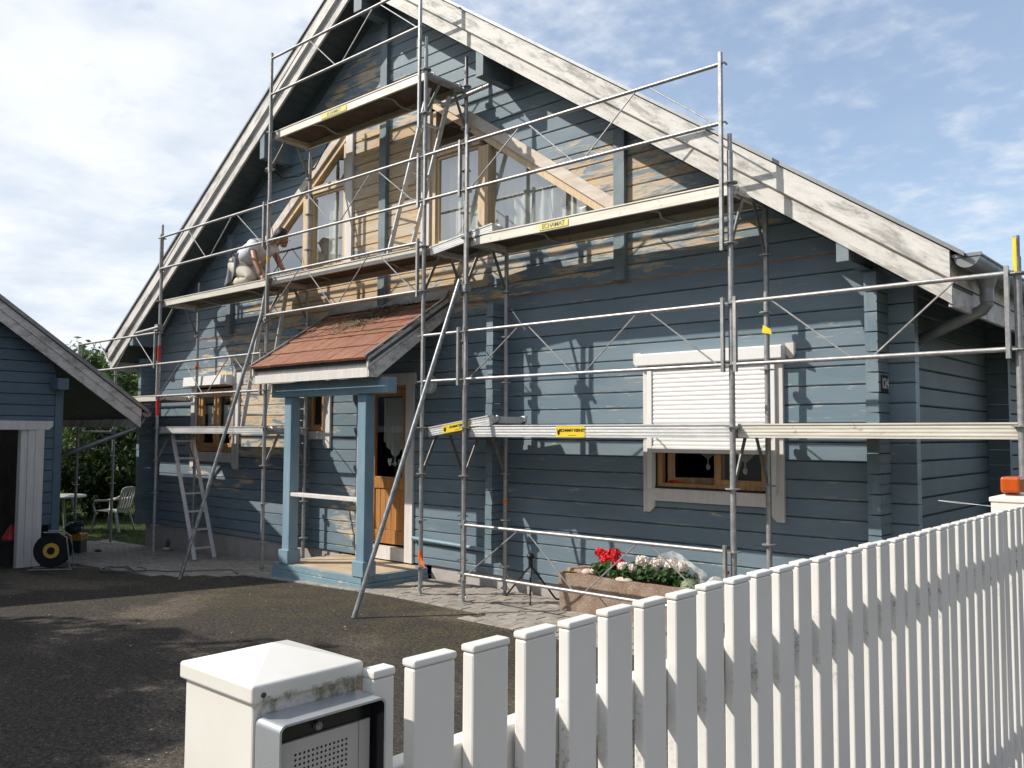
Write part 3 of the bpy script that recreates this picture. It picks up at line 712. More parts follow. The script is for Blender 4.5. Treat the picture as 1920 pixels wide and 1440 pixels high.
b = MB(); b.prism([(-5.965, YF-.028, 2.46), (-5.93, YF-.028, 2.435), (-5.80, YF-.028, 2.435), (-5.74, YF-.028, 2.48), (-5.74, YF-.028, 2.63), (-5.965, YF-.028, 2.63)], (0, .027, 0)); sub(b, 'head_bracket', 'white_trim', bevel=.003, parent=W)
point_curtain('curtain', -6.98, -6.58, 2.14, 1.78, 1.68, YF+.12, 'white lace curtain in the left casement of the window behind the scaffold')
point_curtain('curtain', -6.48, -6.08, 2.14, 1.78, 1.68, YF+.12, 'white lace curtain in the right casement of the window behind the scaffold')
# small window beside the porch
b = MB(); frame_rect(b, -3.97, -3.59, 1.72, 2.42, .05, YF-.005, YF+.06); W = H(b, 'window', 'pine_vertical', bevel=.004)
W['label'] = 'narrow pine window between the porch posts'
b = MB(); frame_rect(b, -3.925, -3.635, 1.755, 2.40, .05, YF+.005, YF+.045); sub(b, 'casement', 'pine_vertical', bevel=.003, parent=W)
sub(MB().box(-3.875, -3.685, YF+.025, YF+.029, 1.80, 2.35), 'pane', 'window_glass', parent=W)
b = MB(); leg_board(b, -4.15, -3.975, T0, T1, 1.48, 2.45, .06, True); sub(b, 'side_trim', 'white_trim', bevel=.003, parent=W)
b = MB(); leg_board(b, -3.585, -3.43, T0, T1, 1.48, 2.45, .06, False); sub(b, 'side_trim', 'white_trim', bevel=.003, parent=W)
sub(MB().box(-3.9745, -3.5855, YF-.04, YF-.001, 1.60, 1.712), 'apron_board', 'white_trim', bevel=.003, parent=W)
b = MB(); wavy(b, -3.80, -3.68, 0, 2.36, YF+.09, .012, 3, 20, lambda f: 1.80+.16*(1-f)); tag(b.build('curtain', 'lace', None, True, fix=False), 'white side curtain in the narrow window between the porch posts', 'curtain')
# door
b = MB(); b.box(-2.70, -2.62, YF+.0, YF+.09, .25, 2.36).box(-1.87, -1.80, YF, YF+.09, .25, 2.36).box(-2.62, -1.87, YF, YF+.09, 2.27, 2.36)
D = H(b, 'front_door', 'door_wood', bevel=.004)
b = MB(); frame_rect(b, -2.615, -1.875, .28, 2.265, .10, YF+.02, YF+.065); b.box(-2.515, -1.975, YF+.02, YF+.065, .98, 1.13).box(-2.515, -1.975, YF+.02, YF+.065, .38, .45); sub(b, 'leaf', 'door_wood', bevel=.004, parent=D)
for i in range(5):
    x = -2.512+i*.1068; sub(MB().box(x, x+.102, YF+.035, YF+.055, .452, .978), 'panel_plank', 'door_wood', bevel=.006, parent=D)
sub(MB().box(-2.515, -1.975, YF+.040, YF+.045, 1.13, 2.165), 'pane', 'window_glass', parent=D)
b = MB(); leg_board(b, -1.865, -1.72, YF-.03, YF-.001, .085, 2.30, .0, True); b.box(-2.83, -2.705, YF-.03, YF-.001, .085, 2.30).box(-2.86, -1.69, YF-.034, YF-.001, 2.302, 2.45); sub(b, 'door_trim', 'white_trim', bevel=.003, parent=D)
sub(MB().box(-2.70, -1.87, YF-.02, YF+.09, .085, .248), 'threshold', 'white_trim', parent=D)
sub(MB().box(-2.03, -1.985, YF+.0, YF+.02, 1.18, 1.36).tube((-2.01, YF+.005, 1.30), (-2.01, YF-.05, 1.30), .009).tube((-2.01, YF-.05, 1.30), (-2.11, YF-.05, 1.30), .009), 'handle', 'zinc', True, parent=D)
point_curtain('curtain', -2.48, -2.02, 2.15, 1.58, 1.36, YF+.14, 'long pointed white curtain behind the glass of the front door')
b = MB(); b.blob((-2.33, YF+.10, 1.33), .018, .004, .035).blob((-2.29, YF+.10, 1.34), .018, .004, .03).blob((-2.31, YF+.1, 1.29), .02, .004, .025); tag(b.build('window_ornament', 'curtain_white', None, True), 'little white butterfly ornament hanging in the glass of the front door', 'ornament')

# gable glazing, mirrored about the middle batten
def gable_window(s, label):
    X = lambda q: WX+s*q
    zb = 3.93
    def line(q, off): return 5.858-off-.684*(q-1.07)
    def q_at(z, off): return 1.07+(5.858-off-z)/.684
    def poly(pts, y0, y1): return MB().prism([(X(q), y0, z) for q, z in pts], (0, y1-y0, 0))
    y0, y1 = YF-.02, YF+.08
    b = MB()                                   # pine frame: jambs, mullion, transom, bottom rail, sloping head
    b.box(min(X(.85), X(.93)), max(X(.85), X(.93)), y0, y1, zb, line(.93, .255))
    b.box(min(X(1.68), X(1.845)), max(X(1.68), X(1.845)), y0-.02, y1, zb, line(1.845, .255))
    b.box(min(X(.93), X(1.68)), max(X(.93), X(1.68)), y0, y1, 5.115, 5.22)
    b.box(min(X(.93), X(1.68)), max(X(.93), X(1.68)), y0, y1, zb, zb+.09)
    qe = q_at(zb, .245)
    b.prism([(X(1.845), y0, zb), (X(qe), y0, zb), (X(qe-.13), y0, zb+.07), (X(1.845), y0, zb+.07)], (0, y1-y0, 0))
    b.prism([(X(.85), y0-.005, line(.85, .15)), (X(q_at(zb, .15)), y0-.005, zb), (X(q_at(zb, .255)), y0-.005, zb), (X(.85), y0-.005, line(.85, .255))], (0, y1-y0, 0))
    Wn = b.build('gable_window', 'pine_raw', house, bevel=.003); Wn['label'] = label
    sub(poly([(.93, 4.02), (1.68, 4.02), (1.68, 5.115), (.93, 5.115)], YF+.03, YF+.035), 'pane', 'gable_glass', parent=Wn)
    qs = q_at(5.22, .255)
    sub(poly([(.93, 5.22), (qs, 5.22), (.93, line(.93, .255))], YF+.03, YF+.035), 'upper_pane', 'gable_glass', parent=Wn)
    sub(poly([(1.845, 4.0), (q_at(4.0, .255), 4.0), (1.845, line(1.845, .255))], YF+.03, YF+.035), 'slanted_pane', 'gable_glass', parent=Wn)
    sub(poly([(.70, line(.70, 0)), (q_at(zb, 0), zb), (q_at(zb, .155), zb), (.70, line(.70, .155))], YF-.055, YF-.015), 'slanted_trim', 'rake_trim_wood', bevel=.004, parent=Wn)
    sub(MB().box(min(X(.70), X(.849)), max(X(.70), X(.849)), YF-.05, YF-.015, zb, line(.70, .157)), 'vertical_trim', 'white_trim', bevel=.003, parent=Wn)
    b = MB(); frame_rect(b, min(X(.93), X(1.68)), max(X(.93), X(1.68)), 4.02, 5.114, .035, YF+.012, YF+.06); sub(b, 'inner_sash', 'pine_raw', parent=Wn)
    sub(MB().box(X(1.245)-.02, X(1.245)+.02, YF+.09, YF+.12, 4.0, 5.1), 'inner_bar', 'white_trim', parent=Wn)
gable_window(1, 'right half of the gable glazing with slanting pale wood trim')
gable_window(-1, 'left half of the gable glazing with slanting pale wood trim')
for s, x0, x1, z1, nm in ((1, -1.38, -.64, 5.1, 'sheer white curtain behind the upright pane of the right gable window'), (1, -.44, .40, 5.0, 'sheer white curtain beside the mullion in the right slanting pane'),
                       (1, .45, 1.2, 4.75, 'pale greenish curtain in the low corner of the right slanting pane'),
                       (-1, -3.97, -3.24, 5.1, 'sheer white curtain behind the upright pane of the left gable window')):
    b = MB(); wavy(b, x0-.14, x1, 3.5, z1, YF+.165, .016, 7, 80); tag(b.build('curtain', 'sheer', None, True, fix=False), nm, 'curtain')
b = MB(); b.tube((.52, YF+.16, 4.72), (.52, YF+.16, 4.33), .004, 5).lathe([(.0, .0), (.04, .0), (.045, .03), (.03, .09), (.04, .10), (.0, .14)], (.52, YF+.16, 4.20), 8)
tag(b.build('hanging_lantern', 'dead_leaves', None, True), 'small brown lantern hanging behind the right slanting gable pane', 'lantern')

# ------------------------------------------------------------------ porch (part of the house)
PX0, PX1, PY = -3.20, -1.435, -.19
b = MB()
for i in range(2):
    z0, z1 = (zg(-3.2)-.1, -.018) if i == 0 else (-.014, .062)
    o = (0, .012)[i]
    H(MB().box(PX0-.02+o, PX1+.0-o, PY+o, PY+.06, z0, z1), 'step_board', 'step_blue', bevel=.004)
    H(MB().box(PX1-.06, PX1-.001-o, PY+.061, YF-.01, z0, z1), 'step_side_board', 'step_blue', bevel=.004)
    H(MB().box(PX0-.02+o, PX0+.04, PY+.061, YF-.01, z0, z1), 'step_side_board', 'step_blue', bevel=.004)
H(MB().box(PX0+.041, PX1-.061, PY+.061, YF+.02, -.1, .066), 'porch_floor', 'porch_tile_floor')
for x in (-3.05, -1.575):
    Pp = H(MB().box(x, x+.145, PY+.03, PY+.165, .064, 2.135), 'porch_post', 'blue_post', bevel=.006)
    sub(MB().box(x-.03, x+.172, PY-.0005, PY+.19, .0645, .235), 'post_base', 'blue_post', bevel=.006, parent=Pp)
H(MB().box(-3.30, -1.03, PY+.0, PY+.15, 2.137, 2.315), 'porch_beam', 'blue_post', bevel=.006)
H(MB().box(-2.904, -1.576, PY+.04, PY+.14, .90, .945), 'porch_rail', 'white_trim', bevel=.004)
# canopy
RX0, RX1, EY = -3.46, -1.11, -.40
cs = (3.34-2.53)/(YF-EY)                        # canopy slope
def can(y): return 2.53+cs*(y-EY)
roof_b = MB().prism([(RX0, EY+.03, can(EY+.03)-.05), (RX0, YF-.02, can(YF-.02)-.05), (RX0, YF-.02, can(YF-.02)-.09), (RX0, EY+.03, can(EY+.03)-.09)], (RX1-RX0, 0, 0))
PR = H(roof_b, 'porch_roof', 'soffit_blue')
ca = math.atan(cs); tl = .40; 
b = MB(); wt = .2285
n = 6
prof = [(-wt/2+wt*i/n, .004*math.sin(math.pi*i/n)) for i in range(n+1)]
top = [(x, -.0, .018+z) for x, z in prof]; 
vs = []
for yy, zo_ in ((0, -.004), (.012, .0), (tl, 0)):
    vs += [(x, yy, .020+z+zo_) for x, z in prof]
for yy in (0, tl): vs += [(x, yy, -.012) for x, z in prof]
k = n+1; fs = []
for r_ in range(2):
    for i in range(n): fs.append((r_*k+i, r_*k+i+1, (r_+1)*k+i+1, (r_+1)*k+i))
for i in range(n): fs.append((3*k+i+1, 3*k+i, 4*k+i, 4*k+i+1)); fs.append((3*k+i, 3*k+i+1, i+1, i))
fs.append((3*k, 0, k, 2*k, 4*k)); fs.append((3*k+n, 4*k+n, 2*k+n, k+n, n))
b.add(vs, fs); tile_me = b.mesh('roof_tile'); tile_me.materials.append(MAT['terracotta_tile'])
ncol = 10; step = (RX1-RX0-.02)/ncol; sl_len = (YF-EY)/math.cos(ca)
rowl = .325
for r_ in range(5):
    s0 = r_*rowl-.02
    if s0 > sl_len-.08: break
    y = EY+s0*math.cos(ca); L = min(tl, sl_len-s0-.02)/tl
    for c_ in range(ncol):
        x = RX0+.01+step*(c_+.5)
        o = inst('roof_tile', tile_me, (x, y, can(y)-.012+random.uniform(-.002, .003)), PR, (ca-.052+random.uniform(-.006, .006), 0, random.uniform(-.008, .008)), (1, L, 1))
H(MB().box(RX0+.04, RX1-.035, EY+.028, EY+.055, 2.305, 2.41), 'canopy_fascia', 'white_trim', bevel=.003)
H(MB().box(RX0+.06, RX1-.055, EY+.056, EY+.08, 2.412, 2.51), 'canopy_fascia', 'white_trim', bevel=.003)
for x, out in ((RX1-.034, 1), (RX0+.006, -1)):
    H(MB().prism([(x, EY+.012, can(EY)-.005), (x, YF-.02, can(YF)-.01), (x, YF-.02, can(YF)-.135), (x, EY+.012, can(EY)-.125)], (.03, 0, 0)), 'canopy_rake_board', 'weathered_white', bevel=.003)
    H(MB().prism([(x+.004, EY+.026, can(EY)-.127), (x+.004, YF-.02, can(YF)-.137), (x+.004, YF-.02, can(YF)-.25), (x+.004, EY+.15, 2.31), (x+.004, EY+.026, 2.31)], (.022, 0, 0)), 'canopy_rake_board', 'weathered_white', bevel=.003)
    H(MB().prism([(x-.006, EY-.02, can(EY-.02)+.018), (x-.006, YF-.02, can(YF-.02)+.018), (x-.006, YF-.02, can(YF-.02)+.034), (x-.006, EY-.02, can(EY-.02)+.034)], (.044, 0, 0)), 'canopy_edge_strip', 'zinc_edge')
H(MB().prism([(RX0, YF-.10, can(YF-.10)+.03), (RX0, YF-.016, can(YF)+.09), (RX0, YF-.016, can(YF)+.02)], (RX1-RX0, 0, 0)), 'canopy_flashing', 'zinc')
# dead leaves caught on the canopy
b = MB()
for _ in range(2600):
    f = random.random(); cx_ = -2.55+.55*f; cy_ = .42+.34*f
    x = random.gauss(cx_, .19); y = min(max(random.gauss(cy_, .12), 0.1), .8)
    z = can(y)+.026+random.uniform(0, .022); a = random.uniform(0, 6.28); l = random.uniform(.014, .042); tz = random.uniform(-.01, .012)
    b.add([(x, y, z), (x+l*math.cos(a), y+l*math.sin(a), z+tz+cs*l*math.sin(a)), (x+l*.5*math.cos(a+1.2), y+l*.5*math.sin(a+1.2), z+.006+cs*l*.5*math.sin(a+1.2))], [(0, 1, 2)])
tag(b.build('leaf_litter', 'dead_leaves', fix=False), 'brown twigs and leaf litter lying on the porch roof tiles', 'leaf litter', kind='stuff')

# ------------------------------------------------------------------ GARAGE
GX, GR = -7.35, -7.0                            # front wall plane (faces +x), rake plane
gar = thing('garage', 'small blue boarded garage with white rake boards and open dark doorway', 'garage', (-8.5, -4, -.33))
def G(b, name, m_, smooth=False, bevel=0, parent=None): return b.build(name, m_, parent or gar, smooth, bevel)
GS = .72; GEY = -.145; GEZ = 2.075              # eave end of the rake
RY = -4.3                                       # ridge
def gro(y): return GEZ+GS*(GEY-y) if y > RY else GEZ+GS*(GEY-RY)-GS*(RY-y)
GC0, GC1 = -7.41, -1.30                         # facade boards between the corner boards
DY0, DY1, DZT = -6.0, -1.60, 1.72               # doorway
for k in range(-11, 30):
    zl, zh = 2.077+DZ*k, 2.077+DZ*(k+1)
    if zh < -.30: continue
    zl = max(zl, -.34)
    def yb(z): 
        h = (gro(RY)-.22-z)/GS
        return max(GC0, RY-h), min(GC1, RY+h)
    (a0, b0), (a1, b1) = yb(zl), yb(zh)
    if b1-a1 < .1: break
    segs = [(a0, a1, b0, b1)]
    if (zl+zh)/2 < DZT: segs = [(a0, a1, DY0, DY0), (DY1, DY1, b0, b1)]
    for s in segs:
        c, g = .010, .003
        prof = [(GX-c, zl+g), (GX, zl+g+c), (GX, zh-g-c*.5), (GX-c*.6, zh-g), (GX-.08, zh-g), (GX-.08, zl+g)]
        f = lambda z, lo, hi: lo+(hi-lo)*(z-zl)/(zh-zl)
        L = [(x, f(z, s[0], s[1]), z) for x, z in prof]; R = [(x, f(z, s[2], s[3]), z) for x, z in prof]; n = len(prof)
        G(MB().add(L+R, [tuple(range(n)), tuple(range(n, 2*n))[::-1]]+[(i, n+i, n+(i+1) % n, (i+1) % n) for i in range(n)]), 'wall_board', 'garage_blue_boards')
G(MB().box(GX-.09, GX+.025, -1.302, -1.19, -.36, 2.36), 'corner_board', 'garage_blue_boards', bevel=.004)
G(MB().box(GX-.09, GX+.025, -7.52, -7.408, -.36, 2.36), 'corner_board', 'garage_blue_boards', bevel=.004)
for y0 in (-1.385, -7.47): G(MB().box(GX, GR-.04, y0, y0+.155, 2.31, 2.475), 'purlin_end', 'garage_blue_boards', bevel=.004)
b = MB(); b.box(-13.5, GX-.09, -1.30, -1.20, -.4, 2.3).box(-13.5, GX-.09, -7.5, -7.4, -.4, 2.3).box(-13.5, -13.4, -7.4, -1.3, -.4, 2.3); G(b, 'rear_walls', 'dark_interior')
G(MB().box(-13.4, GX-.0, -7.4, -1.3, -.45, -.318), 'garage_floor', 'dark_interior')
b = MB(); b.prism([(GX+.03, DY1-.14, 1.845), (GX+.03, DY1+.20, 1.845), (GX+.03, DY1+.265, 1.80), (GX+.03, DY1+.265, 1.845)][:0] or [(GX+.03, DY0-.2, 1.845), (GX+.03, DY0-.2, 1.715), (GX+.03, -1.385, 1.715), (GX+.03, -1.325, 1.765), (GX+.03, -1.325, 1.845)], (-.029, 0, 0)); G(b, 'door_head_trim', 'white_trim', bevel=.003)
G(MB().box(GX+.001, GX+.028, -1.56, -1.44, -.32, 1.713), 'door_side_trim', 'white_trim', bevel=.003)
G(MB().box(GX-.09, GX+.012, -1.655, -1.5605, -.32, 1.713), 'door_jamb', 'white_trim', bevel=.003)
G(MB().box(GX-.14, GX-.012, -1.745, -1.656, -.32, 1.713), 'door_jamb', 'white_trim', bevel=.003)
def gstrip(y0, y1, o0, o1, x0, x1): return MB().prism([(x0, y0, gro(y0)-o0), (x0, y1, gro(y1)-o0), (x0, y1, gro(y1)-o1), (x0, y0, gro(y0)-o1)], (x1-x0, 0, 0))
for y0, y1 in ((RY, GEY), (2*RY-GEY, RY)):
    G(gstrip(y0, y1, .03, .155, GR-.03, GR), 'rake_board', 'weathered_white')
    G(gstrip(y0, y1, .157, .315, GR-.045, GR-.015), 'lower_rake_board', 'weathered_white')
    yy0, yy1 = (y0, y1+.10) if y1 == GEY else (y0-.10, y1)
    G(gstrip(yy0, yy1, -.03, .028, -13.8, GR+.02), 'roof_covering', 'roof_covering')
    G(gstrip(yy0, yy1, -.045, .02, GR+.021, GR+.033), 'roof_edge_strip', 'zinc')
    G(gstrip(y0, y1, .16, .20, -13.8, GR-.05), 'soffit_lining', 'soffit_blue')
G(MB().box(-13.8, GR-.05, GEY-.03, GEY, 1.775, 2.03), 'eave_board', 'weathered_white')
b = MB()
pts = [(GEY+.085+.075*math.cos(math.pi+math.pi*i/10), 2.0+.075*math.sin(math.pi+math.pi*i/10)) for i in range(11)]
b.prism([(GR, y, z) for y, z in pts], (-.008, 0, 0)); inn = [(GEY+.085+.069*math.cos(2*math.pi-math.pi*i/10), 2.0+.069*math.sin(2*math.pi-math.pi*i/10)) for i in range(11)]
b.prism([(GR-.009, y, z) for y, z in pts+inn], (-6.7, 0, 0)); G(b, 'gutter', 'zinc', True)
b = MB(); b.path([(GR-.12, GEY+.085, 1.95), (GR-.12, GEY+.08, 1.86), (GR-.12, GEY-.05, 1.74), (GR-.75, -1.08, 1.30), (GR-.80, -1.13, 1.22), (GR-.80, -1.13, -.3)], .038, 12); G(b, 'downpipe', 'zinc', True)
# things seen in the doorway
b = MB(); b.lathe([(.15, 0), (.19, .36), (.20, .37), (.20, .39), (.17, .38)], (-8.05, -1.62, -.318), 16); tag(b.build('bin', 'dark_bin', None, True), 'dark round bin standing inside the garage doorway', 'bin')
b = MB(); b.lathe([(.13, 0), (.125, .015), (.02, .21), (.0, .215)], (-8.05, -1.60, .07), 14); c_ = tag(b.build('warning_cone', 'red_paint', None, True), 'small red cone on the bin inside the garage', 'cone')
MB().lathe([(.0, .0), (.055, .0), (.03, .07), (.0, .08)], (-8.0, -1.53, .20), 10).build('tip', 'yellow_plastic', c_, True)
for i, (x, y, l, nm) in enumerate(((-9.3, -1.45, .05, 'pale broom handle leaning inside the garage near the jamb'), (-9.6, -1.62, .08, 'pale broom handle leaning deeper inside the garage'))):
    b = MB().tube((x, y, -.3), (x-.15, y+l, 1.25), .016).box(x-.12, x+.12, y-.04, y+.04, -.31, -.23); tag(b.build('broom', 'pale_stalk'), nm, 'broom')

# ------------------------------------------------------------------ SCAFFOLDING
PXS = dict(A=-6.773, B=-3.748, C=-.654, D=0.0, E=3.051, F=5.105, N=-9.77)
RY_ = .64
scaf = thing('scaffolding', 'galvanised steel scaffolding with three platform levels along the gable front', 'scaffolding', (-.8, 0, -.05))
ros = MB(); ros.lathe([(.024, -.006), (.062, -.005), (.062, .005), (.024, .006)], (0, 0, 0), 12)
ros_me = ros.mesh('rosette'); ros_me.materials.append(MAT['galvanised_steel'])
def standard(x, y, z0, z1, spigot=True):
    b = MB(); b.tube((x, y, z0+.07), (x, y, z1-(.14 if spigot else 0)), .0242, 12)
    if spigot: b.tube((x, y, z1-.16), (x, y, z1), .019, 12)
    b.tube((x, y, z0), (x, y, z0+.10), .0175, 10)
    o = b.build('standard', 'galvanised_steel', scaf, True)
    bp = MB().box(x-.075, x+.075, y-.075, y+.075, z0, z0+.008).tube((x-.055, y, z0+.06), (x+.055, y, z0+.06), .011, 8); bp.lathe([(.03, .05), (.03, .085)], (x, y, z0), 10)
    bp.build('base_plate', 'galvanised_steel', o)
    z = .25
    while z < z1-.17:
        inst('rosette', ros_me, (x, y, z), o); z += .5
    return o
for k, zt in (('A', 4.97), ('B', 6.13), ('C', 6.13), ('D', 4.97), ('E', 4.16), ('F', 3.0), ('N', 3.3)):
    standard(PXS[k], 0, zg(PXS[k]), zt)
for k, zt in (('A', 4.13), ('B', 5.68), ('C', 6.12), ('D', 4.11), ('E', 3.86), ('F', 3.0), ('N', 3.3)):
    x = PXS[k]; standard(x, RY_, .067 if k in '' else zg(x), zt)
bst = MB()
for i in range(5):
    a = math.radians(188+i*18); a2 = math.radians(188+(i+1)*18)
    bst.add([(PXS['F']+.0250*math.cos(a), .0250*math.sin(a), 2.74), (PXS['F']+.0250*math.cos(a2), .0250*math.sin(a2), 2.74), (PXS['F']+.0250*math.cos(a2), .0250*math.sin(a2), 2.995-.14+.13), (PXS['F']+.0250*math.cos(a), .0250*math.sin(a), 2.985)], [(0, 1, 2, 3)])
bst.build('pole_sticker', 'sticker_yellow', scaf, fix=False)
def ring_tape(x, y, z0, z1, m_, nm='paint_band'):
    MB().tube((x, y, z0), (x, y, z1), .0256, 12).build(nm, m_, scaf, True)
for z0, z1 in ((2.80, 3.05), (2.62, 2.78), (1.95, 2.25)): ring_tape(PXS['A'], 0, z0, z1, 'red_paint' if z0 < 2.2 or z0 > 2.7 else 'plaque_white')
ring_tape(PXS['B'], RY_, 3.98, 4.05, 'orange_tape'); ring_tape(PXS['C'], 0, .32, .42, 'orange_tape'); ring_tape(PXS['A'], RY_, 2.70, 2.80, 'orange_tape')
ring_tape(PXS['D'], RY_, .93, .97, 'orange_tape'); ring_tape(PXS['B'], 0, 4.0, 4.06, 'yellow_plastic')
MB().add([(PXS['C']+.02, -.03, .28), (PXS['C']+.12, -.04, .25), (PXS['C']+.03, -.03, .37)], [(0, 1, 2)]).build('orange_tag', 'orange_tape', scaf, fix=False)
MB().add([(PXS['E']-.03, RY_-.03, 2.57), (PXS['E']+.07, RY_-.05, 2.55), (PXS['E']+.06, RY_-.05, 2.595), (PXS['E']-.02, RY_-.03, 2.64)], [(0, 1, 2, 3)]).build('yellow_tag', 'sticker_yellow', scaf, fix=False)
# transoms with little knee braces under every platform
def transom(k, z):
    x = PXS[k]; b = MB(); b.tube((x, .03, z-.03), (x, RY_-.03, z-.03), .0242, 10)
    b.box(x-.02, x+.02, .02, .06, z-.06, z+.01).box(x-.02, x+.02, RY_-.06, RY_-.02, z-.06, z+.01)
    o = b.build('transom', 'galvanised_steel', scaf)
    MB().bar((x, .025, z-.44), (x, .22, z-.05), .012, .035, (0, 1, 0)).build('knee_brace', 'brace_steel', o)
    MB().bar((x, RY_-.025, z-.44), (x, RY_-.22, z-.05), .012, .035, (0, 1, 0)).build('knee_brace', 'brace_steel', o)
for k in 'ABCDEFN': transom(k, 1.72)
for k in 'ABCDE': transom(k, 3.72)
for k in 'BC': transom(k, 5.72)
# decks
def deck(x0, x1, z, alu, sticker=None, y0=.035, y1=.60, tilt=0.0, h=.095, hooks=True):
    d_ = x1-x0
    def T(x, y, zz_): return (x, y, z+zz_+tilt*(x-x0)/d_)
    b = MB()
    for ya, yb_ in ((y0, y0+.03), (y1-.03, y1)):
        b.hexa([T(x0, ya, -h), T(x1, ya, -h), T(x1, yb_, -h), T(x0, yb_, -h)], [T(x0, ya, -.012), T(x1, ya, -.012), T(x1, yb_, -.012), T(x0, yb_, -.012)])
        lip = .008 if ya == y0 else 0
        b.hexa([T(x0, ya-lip, -.0118), T(x1, ya-lip, -.0118), T(x1, yb_+.012, -.0118), T(x0, yb_+.012, -.0118)], [T(x0, ya-lip, 0), T(x1, ya-lip, 0), T(x1, yb_+.012, 0), T(x0, yb_+.012, 0)])
        if alu:
            for q in (.30, .55, .78):
                zq = -h*q; b.hexa([T(x0, ya-.003, zq-.006), T(x1, ya-.003, zq-.006), T(x1, ya, zq-.008), T(x0, ya, zq-.008)], [T(x0, ya-.003, zq+.006), T(x1, ya-.003, zq+.006), T(x1, ya, zq+.008), T(x0, ya, zq+.008)])
    for xa, xb_ in ((x0, x0+.03), (x1-.03, x1)):
        b.hexa([T(xa, y0+.03, -h*.85), T(xb_, y0+.03, -h*.85), T(xb_, y1-.03, -h*.85), T(xa, y1-.03, -h*.85)], [T(xa, y0+.03, -.015), T(xb_, y0+.03, -.015), T(xb_, y1-.03, -.015), T(xa, y1-.03, -.015)])
    o = b.build('deck', 'aluminium' if alu else 'painted_deck_edge', scaf)
    b = MB(); b.hexa([T(x0+.03, y0+.03, -.028), T(x1-.03, y0+.03, -.028), T(x1-.03, y1-.03, -.028), T(x0+.03, y1-.03, -.028)], [T(x0+.03, y0+.03, -.016), T(x1-.03, y0+.03, -.016), T(x1-.03, y1-.03, -.016), T(x0+.03, y1-.03, -.016)])
    b.build('deck_board', 'deck_plywood', o)
    if d_ > 1.5:
        for f in (.27, .72):
            xm = x0+d_*f; pts = []
            for i in range(9):
                q = i/8; pts.append(T(xm+.05*math.sin(q*math.pi*2), y0+.03+(y1-y0-.06)*q, -h+.012+.02*math.sin(q*math.pi)))
            MB().path(pts, .010, 6).build('stiffener', 'galvanised_steel', o, True)
    if hooks:
        hb = MB()
        for xe, sg in ((x0, -1), (x1, 1)):
            for ye in (y0+.08, y1-.08):
                pts = [T(xe+sg*(.004+.040*math.sin(a)), ye, -.014-.032*(1-math.cos(a))) for a in [math.pi*i/8 for i in range(9)]]
                hb.path([(p[0], p[1], p[2]) for p in pts], .012, 6)
        hb.build('hooks', 'galvanised_steel', o, True)
    if sticker:
        kind, xs, wd = sticker; hh = h*.62 if kind == 'old' else h*.86; zc = -.014-(h-.014)/2
        sb = MB(); sb.hexa([T(xs, y0-.0058, zc-hh/2), T(xs+wd, y0-.0058, zc-hh/2), T(xs+wd, y0-.0032, zc-hh/2), T(xs, y0-.0032, zc-hh/2)], [T(xs, y0-.0058, zc+hh/2), T(xs+wd, y0-.0058, zc+hh/2), T(xs+wd, y0-.0032, zc+hh/2), T(xs, y0-.0032, zc+hh/2)])
        sb.build('sticker', 'sticker_pale_yellow' if kind == 'old' else 'sticker_yellow', o)
        up = (0, 0, 1); rt = Vector((1, 0, tilt/d_)).normalized()
        if kind == 'old': text('ECHAMAT', hh*1.02, 'grey_steel', o, T(xs+wd/2, y0-.0068, zc), rt, up, thick=.0006, bold=.0006)
        else:
            text('ECHAMAT KERNST', hh*.37, 'ink_black', o, T(xs+wd*.57, y0-.0068, zc+hh*.12), rt, up, thick=.0006, bold=.0012)
            text('- - - - - - - - - -', hh*.20, 'ink_black', o, T(xs+wd*.57, y0-.0068, zc-hh*.30), rt, up, thick=.0005, bold=.001)
            lg = MB().prism([T(xs+wd*.05, y0-.0066, zc+hh*.30), T(xs+wd*.09, y0-.0066, zc+hh*.10), T(xs+wd*.13, y0-.0066, zc+hh*.30), T(xs+wd*.135, y0-.0066, zc-hh*.15), T(xs+wd*.09, y0-.0066, zc-hh*.36), T(xs+wd*.045, y0-.0066, zc-hh*.15)], (0, -.0006, 0)); lg.build('logo', 'ink_black', o)
    return o
g_ = .03
deck(PXS['A']+g_, PXS['B']-g_, 1.775, True, None, h=.10)
deck(PXS['N']+g_, PXS['A']-g_, 2.275, False, None, h=.09)
deck(PXS['D']+g_, PXS['E']-g_, 1.775, True, ('new', 1.20, .34), h=.12)
deck(PXS['E']+g_, PXS['F']-g_, 1.775, True, None, h=.112).data.materials[0] = MAT['painted_deck_edge']
deck(-.585, .345, 1.755, True, ('new', -.36, .40), tilt=.125, h=.10)
deck(PXS['A']+g_, PXS['B']-g_, 3.77, False)
deck(PXS['B']+g_, PXS['C']-g_, 3.77, False)
deck(-.585, .345, 3.745, True, None, tilt=.115, h=.095)
deck(PXS['D']+g_, PXS['E']-g_, 3.77, False, ('old', .98, .36), h=.105)
deck(PXS['B']+g_, PXS['C']-g_, 5.77, False, ('old', -2.65, .52), h=.105)
